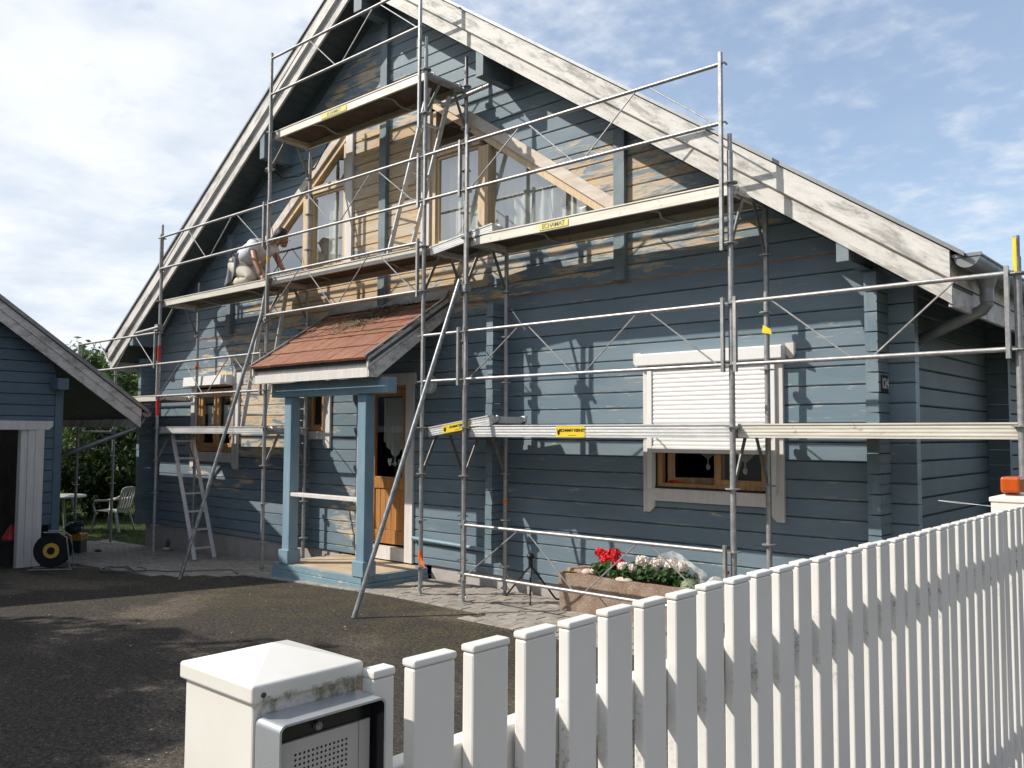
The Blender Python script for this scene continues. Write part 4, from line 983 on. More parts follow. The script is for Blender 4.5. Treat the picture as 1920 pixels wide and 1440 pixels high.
# guardrail frames
def guard(k0, k1, za, zb, posts=((0, 0), (0, 0)), braces=4, x0=None, x1=None, y=-.045):
    xa = (PXS[k0] if x0 is None else x0)+.055; xb = (PXS[k1] if x1 is None else x1)-.055
    b = MB(); 
    o = b.tube((xa, y, zb), (xb, y, zb), .0172, 10).build('guardrail', 'galvanised_steel', scaf, True)
    MB().tube((xa, y, za), (xb, y, za), .0172, 10).build('lower_rail', 'galvanised_steel', o, True)
    for x, (lo, hi), sg in ((xa, posts[0], -1), (xb, posts[1], 1)):
        p = MB().box(x-.013, x+.013, y-.0175, y+.0175, za-.06-lo, zb+.05+hi)
        for z in (za, zb): p.path([(x, y, z), (x+sg*.03, y+.015, z+.012), (x+sg*.045, y+.03, z-.01)], .009, 6)
        p.build('guardrail_post', 'galvanised_steel', o)
    d_ = xb-xa; pat = [(0.02, 0, .245, 1), (.29, 1, .475, 0), (.525, 0, .715, 1), (.765, 1, .98, 0)]
    if braces == 2: pat = [(.16, 1, .47, 0), (.56, 0, .84, 1)]
    if braces == 0: pat = []
    for f0, e0, f1, e1 in pat:
        MB().tube((xa+d_*f0, y, zb-.012 if e0 else za+.012), (xa+d_*f1, y, zb-.012 if e1 else za+.012), .0072, 7).build('brace', 'galvanised_steel', o, True)
Q = ((0, 0), (0, 0))
guard('A', 'B', 2.25, 2.75); guard('A', 'B', 4.25, 4.75)
guard('N', 'A', 2.75, 3.25)
guard('B', 'C', 3.25, 3.79); guard('B', 'C', 4.25, 4.75)
guard('B', 'C', 6.25, 6.75, ((1.0, .03), (1.1, .06)))
guard('C', 'D', 2.25, 2.75, braces=0); guard('C', 'D', 4.25, 4.75, braces=0)
guard('D', 'E', .25, .75); guard('D', 'E', 2.25, 2.75); guard('D', 'E', 4.25, 4.75, ((.95, .03), (1.0, .05)))
guard('E', 'F', 2.25, 2.75, braces=2)
# ledger at the foot between C and D, rear ledgers, loose tubes with couplers
b = MB(); b.tube((PXS['B'], RY_, 1.70), (PXS['C'], RY_, 1.70), .0242, 10) if False else None
MB().tube((-1.0, RY_-.06, 5.60), (-.22, RY_-.06, 5.64), .0242, 12).build('loose_tube', 'galvanised_steel', scaf, True)
MB().tube((-7.46, -.05, 3.29), (-6.70, -.05, 3.33), .0242, 12).box(-6.83, -6.74, -.06, .04, 3.28, 3.38).build('loose_tube', 'galvanised_steel', scaf, True)
for p0, p1 in (((-.232, -1.224, zg(-.2)-.005), (-.035, -.05, 3.30)), ((-4.002, -1.001, zg(-4.0)), (-3.79, -.05, 3.29))):
    MB().tube(p0, p1, .0242, 12).build('raking_strut', 'grey_steel', scaf, True)
    MB().box(p1[0]-.05, p1[0]+.09, -.055, .03, p1[2]-.13, p1[2]-.06).tube((p1[0]+.1, -.03, p1[2]-.1), (p1[0]+.1, -.09, p1[2]-.1), .02, 8).build('coupler', 'galvanised_steel', scaf)
# ladders between the levels
def ladder(p0, p1, nr, label, cat='ladder', y0=.14, y1=.46, z_extra=0):
    t_ = thing('ladder', label, cat, (p0[0], .3, p0[1]), 'aluminium ladders inside the scaffold')
    d_ = Vector((p1[0]-p0[0], 0, p1[1]-p0[1]))
    for y in (y0, y1): MB().bar((p0[0], y, p0[1]), (p1[0], y, p1[1]), .024, .058, (0, 1, 0)).build('rail', 'aluminium', t_, bevel=.004)
    for i in range(nr):
        f = (i+.6)/nr; q = Vector((p0[0], 0, p0[1]))+d_*f
        MB().bar((q.x, y0, q.z), (q.x, y1, q.z), .030, .026).build('rung', 'aluminium', t_)
ladder((-5.76, -.20), (-6.54, 1.66), 7, 'aluminium ladder from the paving up to the lowest left platform')
ladder((-4.55, 1.775), (-3.99, 3.74), 7, 'aluminium ladder between the lower and middle platforms behind the porch roof', y0=.15, y1=.47)
ladder((-1.44, 3.78), (-.76, 5.62), 7, 'aluminium ladder climbing from the middle platform to the top platform', y0=.15, y1=.47)

# ------------------------------------------------------------------ the worker
def skin_obj(name, verts, edges, radii, material, parent, root=0, sub_=2):
    me = bpy.data.meshes.new(name); bm = bmesh.new(); lay = bm.verts.layers.skin.verify()
    vs = [bm.verts.new(v) for v in verts]
    for v, r in zip(vs, radii):
        v[lay].radius = r if isinstance(r, tuple) else (r, r)
    vs[root][lay].use_root = True
    for a, c in edges: bm.edges.new((vs[a], vs[c]))
    bm.to_mesh(me); bm.free(); o = link(name, me, material, parent)
    md = o.modifiers.new('skin', 'SKIN'); md.use_smooth_shade = True
    m2 = o.modifiers.new('sub', 'SUBSURF'); m2.levels = sub_; m2.render_levels = sub_
    return o
ZD = 3.772
per = thing('person', 'worker in white t-shirt and pale trousers kneeling bent forward on the middle platform', 'person', (-4.6, .25, ZD))
hip = (-4.80, .22, 4.13); wst = (-4.66, .26, 4.23); chs = (-4.50, .32, 4.33); nk = (-4.38, .40, 4.41); hb_ = (-4.29, .45, 4.45); ht = (-4.20, .50, 4.50)
sA = (-4.42, .17, 4.31); eA = (-4.24, .11, 4.07); wA = (-4.11, .12, 3.86); sB = (-4.42, .50, 4.33); eB = (-4.30, .54, 4.11); wB = (-4.08, .47, 3.97)
kA = (-4.34, .13, ZD+.075); aA = (-4.78, .13, ZD+.06); kB = (-4.36, .36, ZD+.08); aB = (-4.80, .36, ZD+.06)
hA = (-4.80, .13, 4.10); hB = (-4.80, .32, 4.10)
skin_obj('body', [hip, wst, chs, nk, hb_, sA, eA, wA, sB, eB, wB, hA, kA, aA, hB, kB, aB, (-4.90, .13, ZD+.05), (-4.92, .36, ZD+.05)],
         [(0,1),(1,2),(2,3),(3,4),(2,5),(5,6),(6,7),(2,8),(8,9),(9,10),(0,11),(11,12),(12,13),(0,14),(14,15),(15,16),(13,17),(16,18)],
         [.10,.10,.11,.052,.055,.055,.046,.030,.055,.046,.030,.07,.055,.04,.07,.055,.04,.035,.035], 'skin', per)
hd = MB(); hd.blob((-4.19, .505, 4.455), .088, .078, .100, 16, 12); hd.blob((-4.125, .535, 4.395), .018, .018, .024, 8, 6); hd.blob((-4.20, .425, 4.445), .016, .018, .03, 8, 6); hd.blob((-4.18, .52, 4.365), .055, .05, .04, 10, 7)
hd.build('head', 'skin', per, True)
hr = MB()
for j in range(9):
    for k in range(16):
        pass
hr.blob((-4.215, .490, 4.508), .106, .098, .104, 18, 12, .03)
hr.build('hair', 'black_hair', per, True)
fc = MB()
for yy in (.515, .575): fc.blob((-4.118, yy, 4.425), .008, .01, .006, 8, 6)
fc.build('eyes', 'ink_black', per, True)
# hands with five fingers
def hand(w_, dirv, side, nm):
    w_ = Vector(w_); dv = Vector(dirv).normalized(); sd = Vector(side).normalized()
    vs = [w_, w_+dv*.05, w_+dv*.085]; ed = [(0,1),(1,2)]; rd = [(.022,.026),(.020,.036),(.016,.038)]
    for i in range(4):
        o_ = sd*(-.028+.0187*i); l = (.062,.075,.08,.066)[i] if True else 0
        p1 = w_+dv*.088+o_; p2 = p1+dv*l*.55+Vector((0,0,-.006)); p3 = p2+dv*l*.45+Vector((0,0,-.020))
        k = len(vs); vs += [p1, p2, p3]; ed += [(2,k),(k,k+1),(k+1,k+2)]; rd += [.0092,.0085,.007]
    t1 = w_+dv*.03+sd*.036; t2 = t1+dv*.035+sd*.02; t3 = t2+dv*.028+Vector((0,0,-.008)); k = len(vs); vs += [t1,t2,t3]; ed += [(1,k),(k,k+1),(k+1,k+2)]; rd += [.013,.0105,.0085]
    return skin_obj(nm, vs, ed, rd, 'skin', per, 0, 1)
hand(wA, (.42, .02, -.55), (0, 1, .0), 'hand'); hand(wB, (.9, -.15, -.25), (.15, .95, 0), 'hand')
skin_obj('t_shirt', [(-4.80, .23, 4.145), wst, (-4.57, .29, 4.29), chs, (-4.43, .36, 4.375), (-4.45, .22, 4.335), sA, (-4.345, .135, 4.215), (-4.45, .45, 4.35), sB, (-4.37, .525, 4.235)],
         [(0,1),(1,2),(2,3),(3,4),(3,5),(5,6),(6,7),(3,8),(8,9),(9,10)], [.165,.172,.178,.165,.09,.11,.098,.09,.11,.098,.09], 'tshirt_white', per)
skin_obj('trousers', [(-4.83, .22, 4.10), (-4.72, .24, 4.17), (-4.80, .135, 4.08), (-4.57, .125, 3.97), kA, (-4.56, .13, ZD+.075), aA, (-4.80, .33, 4.08), (-4.57, .36, 3.97), kB, (-4.56, .36, ZD+.075), aB],
         [(0,1),(0,2),(2,3),(3,4),(4,5),(5,6),(0,7),(7,8),(8,9),(9,10),(10,11)], [.165,.15,.125,.115,.092,.082,.07,.125,.115,.092,.082,.07], 'work_trousers', per)
jk = MB(); nu, nv = 36, 12; vs = []
for j in range(nv+1):
    f = j/nv; c0 = Vector((-4.74, .23, 4.215)).lerp(Vector((-4.86, .205, 3.90)), f)
    for i in range(nu+1):
        a = math.radians(-128+256*i/nu); edge_ = abs(2*i/nu-1); drop = (1-edge_**2)*.10*f
        R = .195-.03*f+(.012+.016*f)*math.sin(a*5.5+f*2.2)+.010*math.sin(a*11+f*7)
        vs.append(c0+Vector((-math.cos(a)*R, math.sin(a)*R*.95, -drop+.035*math.sin(a*2.0+1)*f+.05*math.cos(a)*(1-f)*-1)))
k = nu+1; jk.add(vs, [(j*k+i, j*k+i+1, (j+1)*k+i+1, (j+1)*k+i) for j in range(nv) for i in range(nu)])
jac = jk.build('tied_jacket', 'grey_jacket', per, True, fix=False); md = jac.modifiers.new('thick', 'SOLIDIFY'); md.thickness = .014; md = jac.modifiers.new('sub', 'SUBSURF'); md.levels = md.render_levels = 1
skin_obj('jacket_sleeve', [(-4.66, .02, 4.22), (-4.60, .03, 4.12), (-4.62, .035, 4.0), (-4.66, .04, 3.90)], [(0,1),(1,2),(2,3)], [.035,.042,.036,.026], 'grey_jacket', per, 0, 1)
for y in (.13, .36):
    skin_obj('boot', [(-4.80, y, ZD+.055), (-4.92, y, ZD+.06), (-5.00, y, ZD+.10), (-4.99, y, ZD+.035)], [(0,1),(1,2),(1,3)], [.055,.055,.035,.045], 'boot', per, 1)

# ------------------------------------------------------------------ FENCE
fen = thing('picket_fence', 'white plastic picket fence with capped pickets running towards the house', 'fence', (5.42, -3.6, -.05))
FX0, FX1 = 5.411, 5.438
pk = MB().box(-.0125, .0125, -.041, .041, -.05, 1.338).mesh('picket')
def bevel_mesh(me, w_, seg=2):
    bm = bmesh.new(); bm.from_mesh(me); bmesh.ops.recalc_face_normals(bm, faces=bm.faces); bmesh.ops.bevel(bm, geom=bm.edges[:], offset=w_, segments=seg, affect='EDGES', profile=.5); bm.to_mesh(me); bm.free(); return me
bevel_mesh(pk, .004)
cap = bevel_mesh(MB().box(-.0145, .0145, -.043, .043, 1.3385, 1.350).mesh('cap'), .0035)
@mat('fence_pvc')
def _(t, mt):
    p = t.pos(); x, y, z = t.sep(p)
    n = t.noise(p, 22, 8, .7, .3); f = t.noise(p, 130, 3); ro = t.rand()
    ny = t.sep(t.new('ShaderNodeNewGeometry').outputs['Normal'])[1]
    band = t.m('MULTIPLY', t.m('MULTIPLY', t.rng(z, .96, 1.06), t.rng(z, 1.24, 1.14)), t.rng(ny, -.6, -.9))
    al = t.m('MULTIPLY', t.rng(t.m('ADD', t.m('MULTIPLY', n, .8), t.m('MULTIPLY', f, .3)), .56, .74), t.m('ADD', t.m('MULTIPLY', band, t.rng(ro, .1, .9, .25, 1.0)), .03))
    c = t.mix(t.m('MULTIPLY', t.rng(t.noise(p, 3, 5), .3, .7), .5), (.775, .755, .715), (.71, .685, .635))
    c = t.mix(al, c, (.16, .165, .11))
    t.out(t.bsdf(c, .34, 0, None, .45))
pk.materials.append(MAT['fence_pvc']); cap.materials.append(MAT['fence_pvc'])
for i in range(-1, 34):
    y = -5.553+.1205*i+.042
    j = random.uniform(-.0015, .0015)
    o = inst('picket', pk, (5.4245+j, y, random.uniform(-.002, .002)), fen, (random.uniform(-.003, .003), random.uniform(-.003, .003), random.uniform(-.012, .012)))
    if i == -1: o.location.y = -5.6025; o.scale.y = .46
    c_ = bpy.data.objects.new('picket_cap', cap); COL.objects.link(c_); c_.parent = o
for z0 in (1.118, .30):
    bevel = .004
    MB().box(5.372, 5.410, -5.62, -1.30, z0, z0+.08).build('fence_rail', 'fence_pvc', fen, bevel=.004)
@mat('post_pvc')
def _(t, mt):
    p = t.pos(); x, y, z = t.sep(p)
    n = t.noise(t.scl(p, (1, 1, .55)), 38, 8, .72, .2); f = t.noise(p, 150, 3); b3 = t.noise(p, 9, 4)
    band = t.m('MULTIPLY', t.m('MULTIPLY', t.rng(z, 1.275, 1.325), t.rng(z, 1.352, 1.342)), t.rng(x, 5.395, 5.404))
    al = t.rng(t.m('ADD', t.m('ADD', t.m('MULTIPLY', n, .62), t.m('MULTIPLY', f, .22)), t.m('ADD', t.m('MULTIPLY', band, .30), t.m('MULTIPLY', b3, .16))), .73, .92)
    c = t.mix(t.rng(t.noise(p, 6, 5), .3, .7), (.78, .755, .70), (.71, .68, .62)); c = t.mix(t.m('MULTIPLY', al, .85), c, (.15, .135, .045))
    t.out(t.bsdf(c, .36, 0, None, .45))
def fence_post(x0, x1, y0, y1, zt, nm):
    b = MB().box(x0+.007, x1-.007, y0+.006, y1-.006, -.05, zt-.014); o = b.build('fence_post', 'post_pvc', fen, bevel=.003)
    xm, ym = (x0+x1)/2, (y0+y1)/2; z0, z1, z2 = zt-.022, zt, zt+.026
    b = MB().add([(x0,y0,z0),(x1,y0,z0),(x1,y1,z0),(x0,y1,z0),(x0,y0,z1),(x1,y0,z1),(x1,y1,z1),(x0,y1,z1),(xm,ym,z2)], [(3,2,1,0),(0,1,5,4),(1,2,6,5),(2,3,7,6),(3,0,4,7),(4,5,8),(5,6,8),(6,7,8),(7,4,8)])
    b.build('post_cap', 'post_pvc', o, bevel=.003); return o
fp = fence_post(5.227, 5.412, -5.800, -5.625, 1.360, 'near')
MB().tube((5.411, -5.784, 1.3475), (5.4135, -5.784, 1.3475), .0035, 10).build('screw', 'dark_bin', fp, True)
fence_post(5.236, 5.421, -1.45, -1.275, 1.37, 'far')
# intercom on the near post
ic = thing('intercom', 'grey metal door intercom with hood and perforated speaker on the near fence post', 'intercom', (5.41, -5.70, 1.2))
y0, y1, zt, zb, xb, xf = -5.791, -5.624, 1.321, 1.02, 5.4065, 5.460
def rr(y0_, y1_, z0_, z1_, r, n=6):
    pts = []
    for cy, cz, a0 in ((y1_-r, z1_-r, 0), (y0_+r, z1_-r, 90), (y0_+r, z0_+r, 180), (y1_-r, z0_+r, 270)):
        for i in range(n+1):
            a = math.radians(a0+90*i/n); pts.append((cy+r*math.cos(a), cz+r*math.sin(a)))
    return pts
ou = rr(y0, y1, zb, zt, .010); nn = rr(y0+.003, y1-.003, zb+.003, zt-.003, .008); n = len(ou)
vs = [(xb, y, z) for y, z in ou]+[(xf, y, z) for y, z in ou]+[(xf, y, z) for y, z in nn]+[(xb+.004, y, z) for y, z in nn]
fs = []
for r_ in range(3):
    for i in range(n): fs.append((r_*n+i, r_*n+(i+1) % n, (r_+1)*n+(i+1) % n, (r_+1)*n+i))
fs.append(tuple(range(3*n, 4*n)))
MB().add(vs[:3*n], fs[:2*n]).build('hood', 'intercom_metal', ic, True)
MB().add(vs[2*n:], [tuple(i-2*n for i in f) for f in fs[2*n:]]).build('hood_lining', 'intercom_black', ic, True)
MB().box(xb+.006, xf-.026, y0+.004, y1-.004, zb+.004, zt-.004).build('housing', 'intercom_black', ic)
px_ = xf-.0255
MB().box(px_-.002, px_+.004, y0+.0055, y0+.138, zb+.006, zt-.031).build('speaker_panel', 'intercom_panel', ic, bevel=.001)
MB().box(px_-.002, px_+.003, y0+.1395, y0+.158, zb+.006, zt-.031).build('side_panel', 'intercom_panel', ic, bevel=.001)
hb2 = MB()
for i in range(13):
    for j in range(11):
        yy = y0+.038+.0066*i; z_ = zt-.049-.0066*j
        hb2.tube((px_+.0041, yy, z_), (px_+.0044, yy, z_), .0017, 8)
hb2.build('speaker_holes', 'intercom_black', ic)['kind'] = 'stuff'
MB().tube((px_+.0, y0+.072, zt-.021), (px_+.006, y0+.072, zt-.021), .0052, 14).blob((px_+.006, y0+.072, zt-.021), .002, .0036, .0036).build('camera_lens', 'zinc_edge', ic, True)
# flashing lamp and wire on the far post
b = MB().box(5.285, 5.375, -1.435, -1.30, 1.395, 1.475); o = b.build('gate_lamp', 'amber_lens', None, bevel=.012); tag(o, 'orange gate warning lamp on the far fence post', 'lamp')
b = MB(); b.path([(5.24, -1.44, 1.325), (5.10, -1.5, 1.335), (5.0, -1.46, 1.34), (4.98, -1.40, 1.338), (5.06, -1.37, 1.332), (5.235, -1.40, 1.32)], .001, 6); tag(b.build('wire_loop', 'plaque_white', None, True), 'thin white wire loop sticking out beside the far fence post', 'wire')

# ------------------------------------------------------------------ stone trough with flowers
tr = MB(); nx, ny = 18, 5
x0, x1, y0, y1, z0, z1 = .93, 2.50, .415, .80, -.055, .315
def jit(v, s=.010): 
    q = mnoise.noise_vector(Vector(v)*5.0); return (v[0]+q.x*s, v[1]+q.y*s, v[2]+q.z*s)
def grid(b, f, nu, nv):
    vs = [jit(f(i/nu, j/nv)) for j in range(nv+1) for i in range(nu+1)]; k = nu+1
    b.add(vs, [(j*k+i, j*k+i+1, (j+1)*k+i+1, (j+1)*k+i) for j in range(nv) for i in range(nu)])
L = lambda a, c, f: a+(c-a)*f
grid(tr, lambda a, c: (L(x0, x1, a), y0, L(z0, z1, c)), 30, 8); grid(tr, lambda a, c: (L(x0, x1, a), L(y0, y0+.055, c), z1), 30, 2)
grid(tr, lambda a, c: (L(x0, x1, a), y0+.055, L(z1, z1-.08, c)), 30, 2); grid(tr, lambda a, c: (L(x0, x1, a), L(y1-.055, y1, c), z1), 30, 2)
grid(tr, lambda a, c: (L(x0, x1, a), y1-.055, L(z1-.08, z1, c)), 30, 2); grid(tr, lambda a, c: (L(x1, x0, a), y1, L(z0, z1, c)), 30, 8)
grid(tr, lambda a, c: (x0, L(y1, y0, a), L(z0, z1, c)), 8, 8); grid(tr, lambda a, c: (x1, L(y0, y1, a), L(z0, z1, c)), 8, 8)
grid(tr, lambda a, c: (L(x0, x0+.06, a), L(y0+.055, y1-.055, c), z1), 2, 6); grid(tr, lambda a, c: (L(x1-.06, x1, a), L(y0+.055, y1-.055, c), z1), 2, 6)
tro = tag(tr.build('stone_trough', 'trough_stone', None, True, fix=False), 'weathered reddish stone trough planted with geraniums by the wall', 'planter')
MB().box(x0+.05, x1-.05, y0+.05, y1-.05, z1-.10, z1-.035).build('soil', 'soil', tro)
b = MB(); grid(b, lambda a, c: (L(x0+.002, x0+.16, a), L(y0+.002, y0+.06, c), z1+.012+.006*math.sin(a*9)), 8, 3); b.build('lichen', 'lichen', tro, True, fix=False)
slab = MB(); slab.hexa([(.95, .50, .318), (1.20, .46, .318), (1.26, .68, .318), (1.0, .74, .318)], [(.96, .51, .355), (1.19, .475, .35), (1.25, .67, .355), (1.01, .73, .36)])
tag(slab.build('flat_stone', 'trough_stone', None, bevel=.008), 'flat grey stone slab lying on the left end of the trough', 'stone')
for c_, r_, nm in (((1.22, .50, .335), (.062, .05, .034), 'rounded beige pebble beside the red geranium'), ((1.30, .51, .35), (.05, .05, .035), 'paler round pebble tucked under the red geranium leaves'), ((1.68, .455, .315), (.10, .05, .028), 'long flat pebble on the front rim of the trough')):
    b = MB().blob(c_, *r_, 14, 9, .02); tag(b.build('pebble', 'pebble', None, True), nm, 'stone')
def geranium(x, y, n_leaf, spread, heads, petal, label):
    t_ = thing('geranium', label, 'flower', (x, y, .28), 'geraniums in the stone trough')
    b = MB()
    for _ in range(n_leaf):
        px = x+random.gauss(0, spread*.5); py = min(max(y+random.gauss(0, .07), .44), .72); pz = .335+random.uniform(0, .13)*(1-min(abs(px-x)/spread, 1)*.5)
        r = random.uniform(.020, .036); nrm = Vector((random.gauss(0, .5)+.1, random.gauss(-.5, .5), random.uniform(.3, 1))).normalized(); q = nrm.to_track_quat('Z', 'Y'); m_ = 9
        vs = [Vector((px, py, pz))]
        for k in range(m_): a = 2*math.pi*k/m_; rr_ = r*(1+.10*math.cos(a*5)); vs.append(Vector((px, py, pz))+q@Vector((rr_*math.cos(a), rr_*math.sin(a), .010+.004*math.cos(a*5))))
        b.add(vs, [(0, 1+k, 1+(k+1) % m_) for k in range(m_)])
    b.build('leaves', 'geranium_leaf', t_, fix=False)
    st = MB()
    for hx, hy, hz, hr_ in heads:
        st.path([(x+(hx-x)*.4, y, .32), (hx, hy, hz-.05), (hx, hy, hz)], .0045, 5)
        hr_ *= 1.15; f = MB()
        for _ in range(85):
            v = Vector((random.gauss(0, 1), random.gauss(0, 1), random.gauss(.25, .8))).normalized(); c0 = Vector((hx, hy, hz))+Vector((v.x*hr_, v.y*hr_, v.z*hr_*.8))
            q = (v+Vector((random.gauss(0, .25), random.gauss(0, .25), random.gauss(0, .25)))).to_track_quat('Z', 'Y')
            for k in range(4):
                a = 2*math.pi*k/4+random.random(); s_ = random.uniform(.010, .016)
                f.add([c0, c0+q@Vector((s_*math.cos(a-.6), s_*math.sin(a-.6), .004)), c0+q@Vector((s_*1.25*math.cos(a), s_*1.25*math.sin(a), .006)), c0+q@Vector((s_*math.cos(a+.6), s_*math.sin(a+.6), .004))], [(0, 1, 2, 3)])
        f.blob((hx, hy, hz), hr_*.8, hr_*.8, hr_*.6, 8, 6)
        f.build('flower_head', petal, t_, fix=False)
    st.build('stalks', 'geranium_leaf', t_, True)
geranium(1.45, .56, 110, .20, [(1.37, .58, .50, .055), (1.48, .58, .525, .058), (1.42, .54, .455, .045), (1.55, .57, .45, .04), (1.33, .55, .535, .035), (1.50, .55, .48, .04)], 'red_petal', 'bright red geranium at the left of the stone trough')
geranium(1.72, .56, 90, .15, [(1.63, .52, .425, .045), (1.73, .52, .42, .038)], 'white_petal', 'low white geranium beside the red one in the trough')
geranium(1.93, .57, 95, .16, [(1.82, .55, .50, .048), (1.88, .57, .445, .042), (1.97, .58, .49, .050), (1.96, .55, .445, .03)], 'white_petal', 'tall white geranium in the middle of the trough')
geranium(2.17, .56, 95, .15, [(2.13, .58, .485, .052), (2.22, .59, .475, .045), (2.20, .56, .445, .03)], 'white_petal', 'white geranium in front of the plastic sheet at the right')
b = MB()
for _ in range(420):
    v = Vector((random.gauss(0, 1), random.gauss(0, 1), abs(random.gauss(0, 1)))).normalized(); c0 = Vector((2.36, .50, .315))+Vector((v.x*.09, v.y*.07, v.z*.085)); q = v.to_track_quat('Z', 'Y'); s_ = random.uniform(.006, .012)
    b.add([c0+q@Vector((s_, 0, 0)), c0+q@Vector((0, s_, 0)), c0+q@Vector((-s_, 0, .002)), c0+q@Vector((0, -s_, .002))], [(0, 1, 2, 3)])
sd_ = thing('sedum', 'pale green sedum cushion at the right end of the trough', 'plant', (2.36, .5, .3)); b.build('leaves', 'sedum_leaf', sd_, fix=False); MB().blob((2.36, .5, .31), .085, .065, .08).build('core', 'sedum_leaf', sd_, True)
def film(name, f, nu, nv, label, m_='clear_film', parent=None):
    b = MB(); vs = []
    for j in range(nv+1):
        for i in range(nu+1):
            p = Vector(f(i/nu, j/nv)); q = mnoise.noise_vector(p*9); vs.append(p+q*.018)
    k = nu+1; b.add(vs, [(j*k+i, j*k+i+1, (j+1)*k+i+1, (j+1)*k+i) for j in range(nv) for i in range(nu)])
    o = b.build(name, m_, None, True, fix=False); return tag(o, label, 'plastic sheet')
@mat('milky_film')
def _(t, mt):
    df = t.bsdf((.82, .82, .80), .3, 0, None, .6); tp = t.new('ShaderNodeBsdfTransparent'); mx = t.new('ShaderNodeMixShader'); t.put(mx.inputs[0], t.rng(t.noise(t.pos(), 14, 5), .3, .7, .35, .85))
    t.l.new(df, mx.inputs[1]); t.l.new(tp.outputs[0], mx.inputs[2]); t.out(mx.outputs[0])
film('plastic_sheet', lambda a, c: (2.02+.42*a-.10*c*(1-a), .67+.02*math.sin(a*6), .34+c*(.27-.24*abs(a-.30))), 14, 8, 'clear plastic sheet propped upright behind the white geraniums', 'milky_film')
film('plastic_wrap', lambda a, c: (2.42+.24*a, .60+.12*c, .34+.09*math.sin(math.pi*a)*math.sin(math.pi*c)), 12, 8, 'crumpled clear plastic wrap at the right end of the trough', 'milky_film')
film('plastic_scrap', lambda a, c: (1.16+.22*a, .64+.08*c, .36+.05*math.sin(math.pi*a)*math.sin(math.pi*c)), 10, 6, 'small crumpled white plastic behind the flat stone slab', 'milky_film')
b = MB().lathe([(.035, 0), (.04, .02), (.04, .12), (.018, .16), (.018, .175)], (2.62, .70, .27), 14); o = tag(b.build('bottle', 'milky_film', None, True), 'small clear bottle with red cap beyond the trough', 'bottle')
MB().lathe([(.021, 0), (.021, .03)], (2.62, .70, .446), 12).build('cap', 'red_paint', o, True)
MB().box(2.52, 2.76, .60, .80, zg(2.6), .27).build('crate', 'dark_bin', None, bevel=.01); tag(bpy.data.objects['crate'], 'dark crate holding a bottle beyond the trough', 'crate')

# tripod stand
tp_ = thing('tripod_stand', 'black iron tripod stand on the paving left of the trough', 'stand', (.43, .565, -.05))
MB().blob((.43, .565, .405), .042, .042, .036, 12, 8).tube((.43, .565, .28), (.43, .565, .385), .024, 12).build('head', 'black_iron', tp_, True)
for fx, fy in ((.06, .57), (.60, .36), (.63, .77)):
    dx_, dy_ = fx-.43, fy-.565
    MB().path([(.43, .565, .30), (.43+dx_*.12, .565+dy_*.12, .27), (.43+dx_*.88, .565+dy_*.88, -.02), (.43+dx_*.95, .565+dy_*.95, -.038), (.43+dx_*1.08, .565+dy_*1.08, -.040)], .010, 8).build('leg', 'black_iron', tp_, True)

# ------------------------------------------------------------------ yard things on the left
cr_ = thing('cable_reel', 'large black cable reel with yellow hub standing by the garage corner', 'cable reel', (-6.62, -1.55, zg(-6.6)))
rz = zg(-6.6)+.27; rx_, ry_ = -6.62, -1.53
ax = Vector((.80, -.60, 0)).normalized()
def disc(b, off, r0, r1, th, n=28):
    c0 = Vector((rx_, ry_, rz))+ax*off; q = ax.to_track_quat('Z', 'Y')
    prof = [(r0, 0), (r1, 0), (r1, th), (r0, th)]; vs = []; 
    for r, z in prof: vs += [c0+q@Vector((r*math.cos(2*math.pi*k/n), r*math.sin(2*math.pi*k/n), z)) for k in range(n)]
    fs = [(i*n+k, i*n+(k+1) % n, ((i+1) % 4)*n+(k+1) % n, ((i+1) % 4)*n+k) for i in range(4) for k in range(n)]; b.add(vs, fs)
b = MB(); disc(b, .06, .10, .235, .015); disc(b, -.075, .03, .235, .015); b.build('flange', 'dark_rubber', cr_, True)
b = MB(); disc(b, -.06, .05, .20, .12); b.build('drum', 'black_iron', cr_, True)
b = MB(); disc(b, .076, .045, .105, .012); b.build('hub_ring', 'yellow_plastic', cr_, True)
b = MB(); disc(b, .07, .0, .05, .03); b.build('hub', 'dark_rubber', cr_, True)
b = MB(); c0 = Vector((rx_, ry_, rz)); tv = Vector((-ax.y, ax.x, 0))
for s in (-.10, .10):
    q0 = c0+ax*s; b.path([q0+tv*.25-Vector((0, 0, .255)), q0+tv*.24+Vector((0, 0, -.1)), q0+tv*.20+Vector((0, 0, .18)), q0+tv*.10+Vector((0, 0, .255)), q0-tv*.10+Vector((0, 0, .255))], .011, 8)
    b.path([q0+tv*.28-Vector((0, 0, .26)), q0-tv*.28-Vector((0, 0, .26))], .011, 8)
b.build('stand', 'grey_steel', cr_, True)
b = MB(); pts = []
for i in range(60):
    f = i/59; x = -6.4+2.6*f; y = -1.45+1.3*f+.10*math.sin(f*17)+.12*math.sin(f*9+1); pts.append((x, y, zg(x)+.014))
b.path(pts, .008, 6)
pts = [(-5.75+.30*math.cos(a)+.25*a/6.28, -1.08+.16*math.sin(a*1.0)+.05*math.sin(a*2.3), zg(-5.6)+.016+.003*a) for a in [i*.25 for i in range(60)]]
b.path(pts, .008, 6)
tag(b.build('extension_cable', 'cable_grey', None, True), 'grey extension cable lying in loops on the ground by the reel', 'cable')
tb = thing('toolbox', 'dark green toolbox with orange lid band beside the garage corner', 'toolbox', (-8.77, -.40, zg(-8.8)))
tz = zg(-8.8)
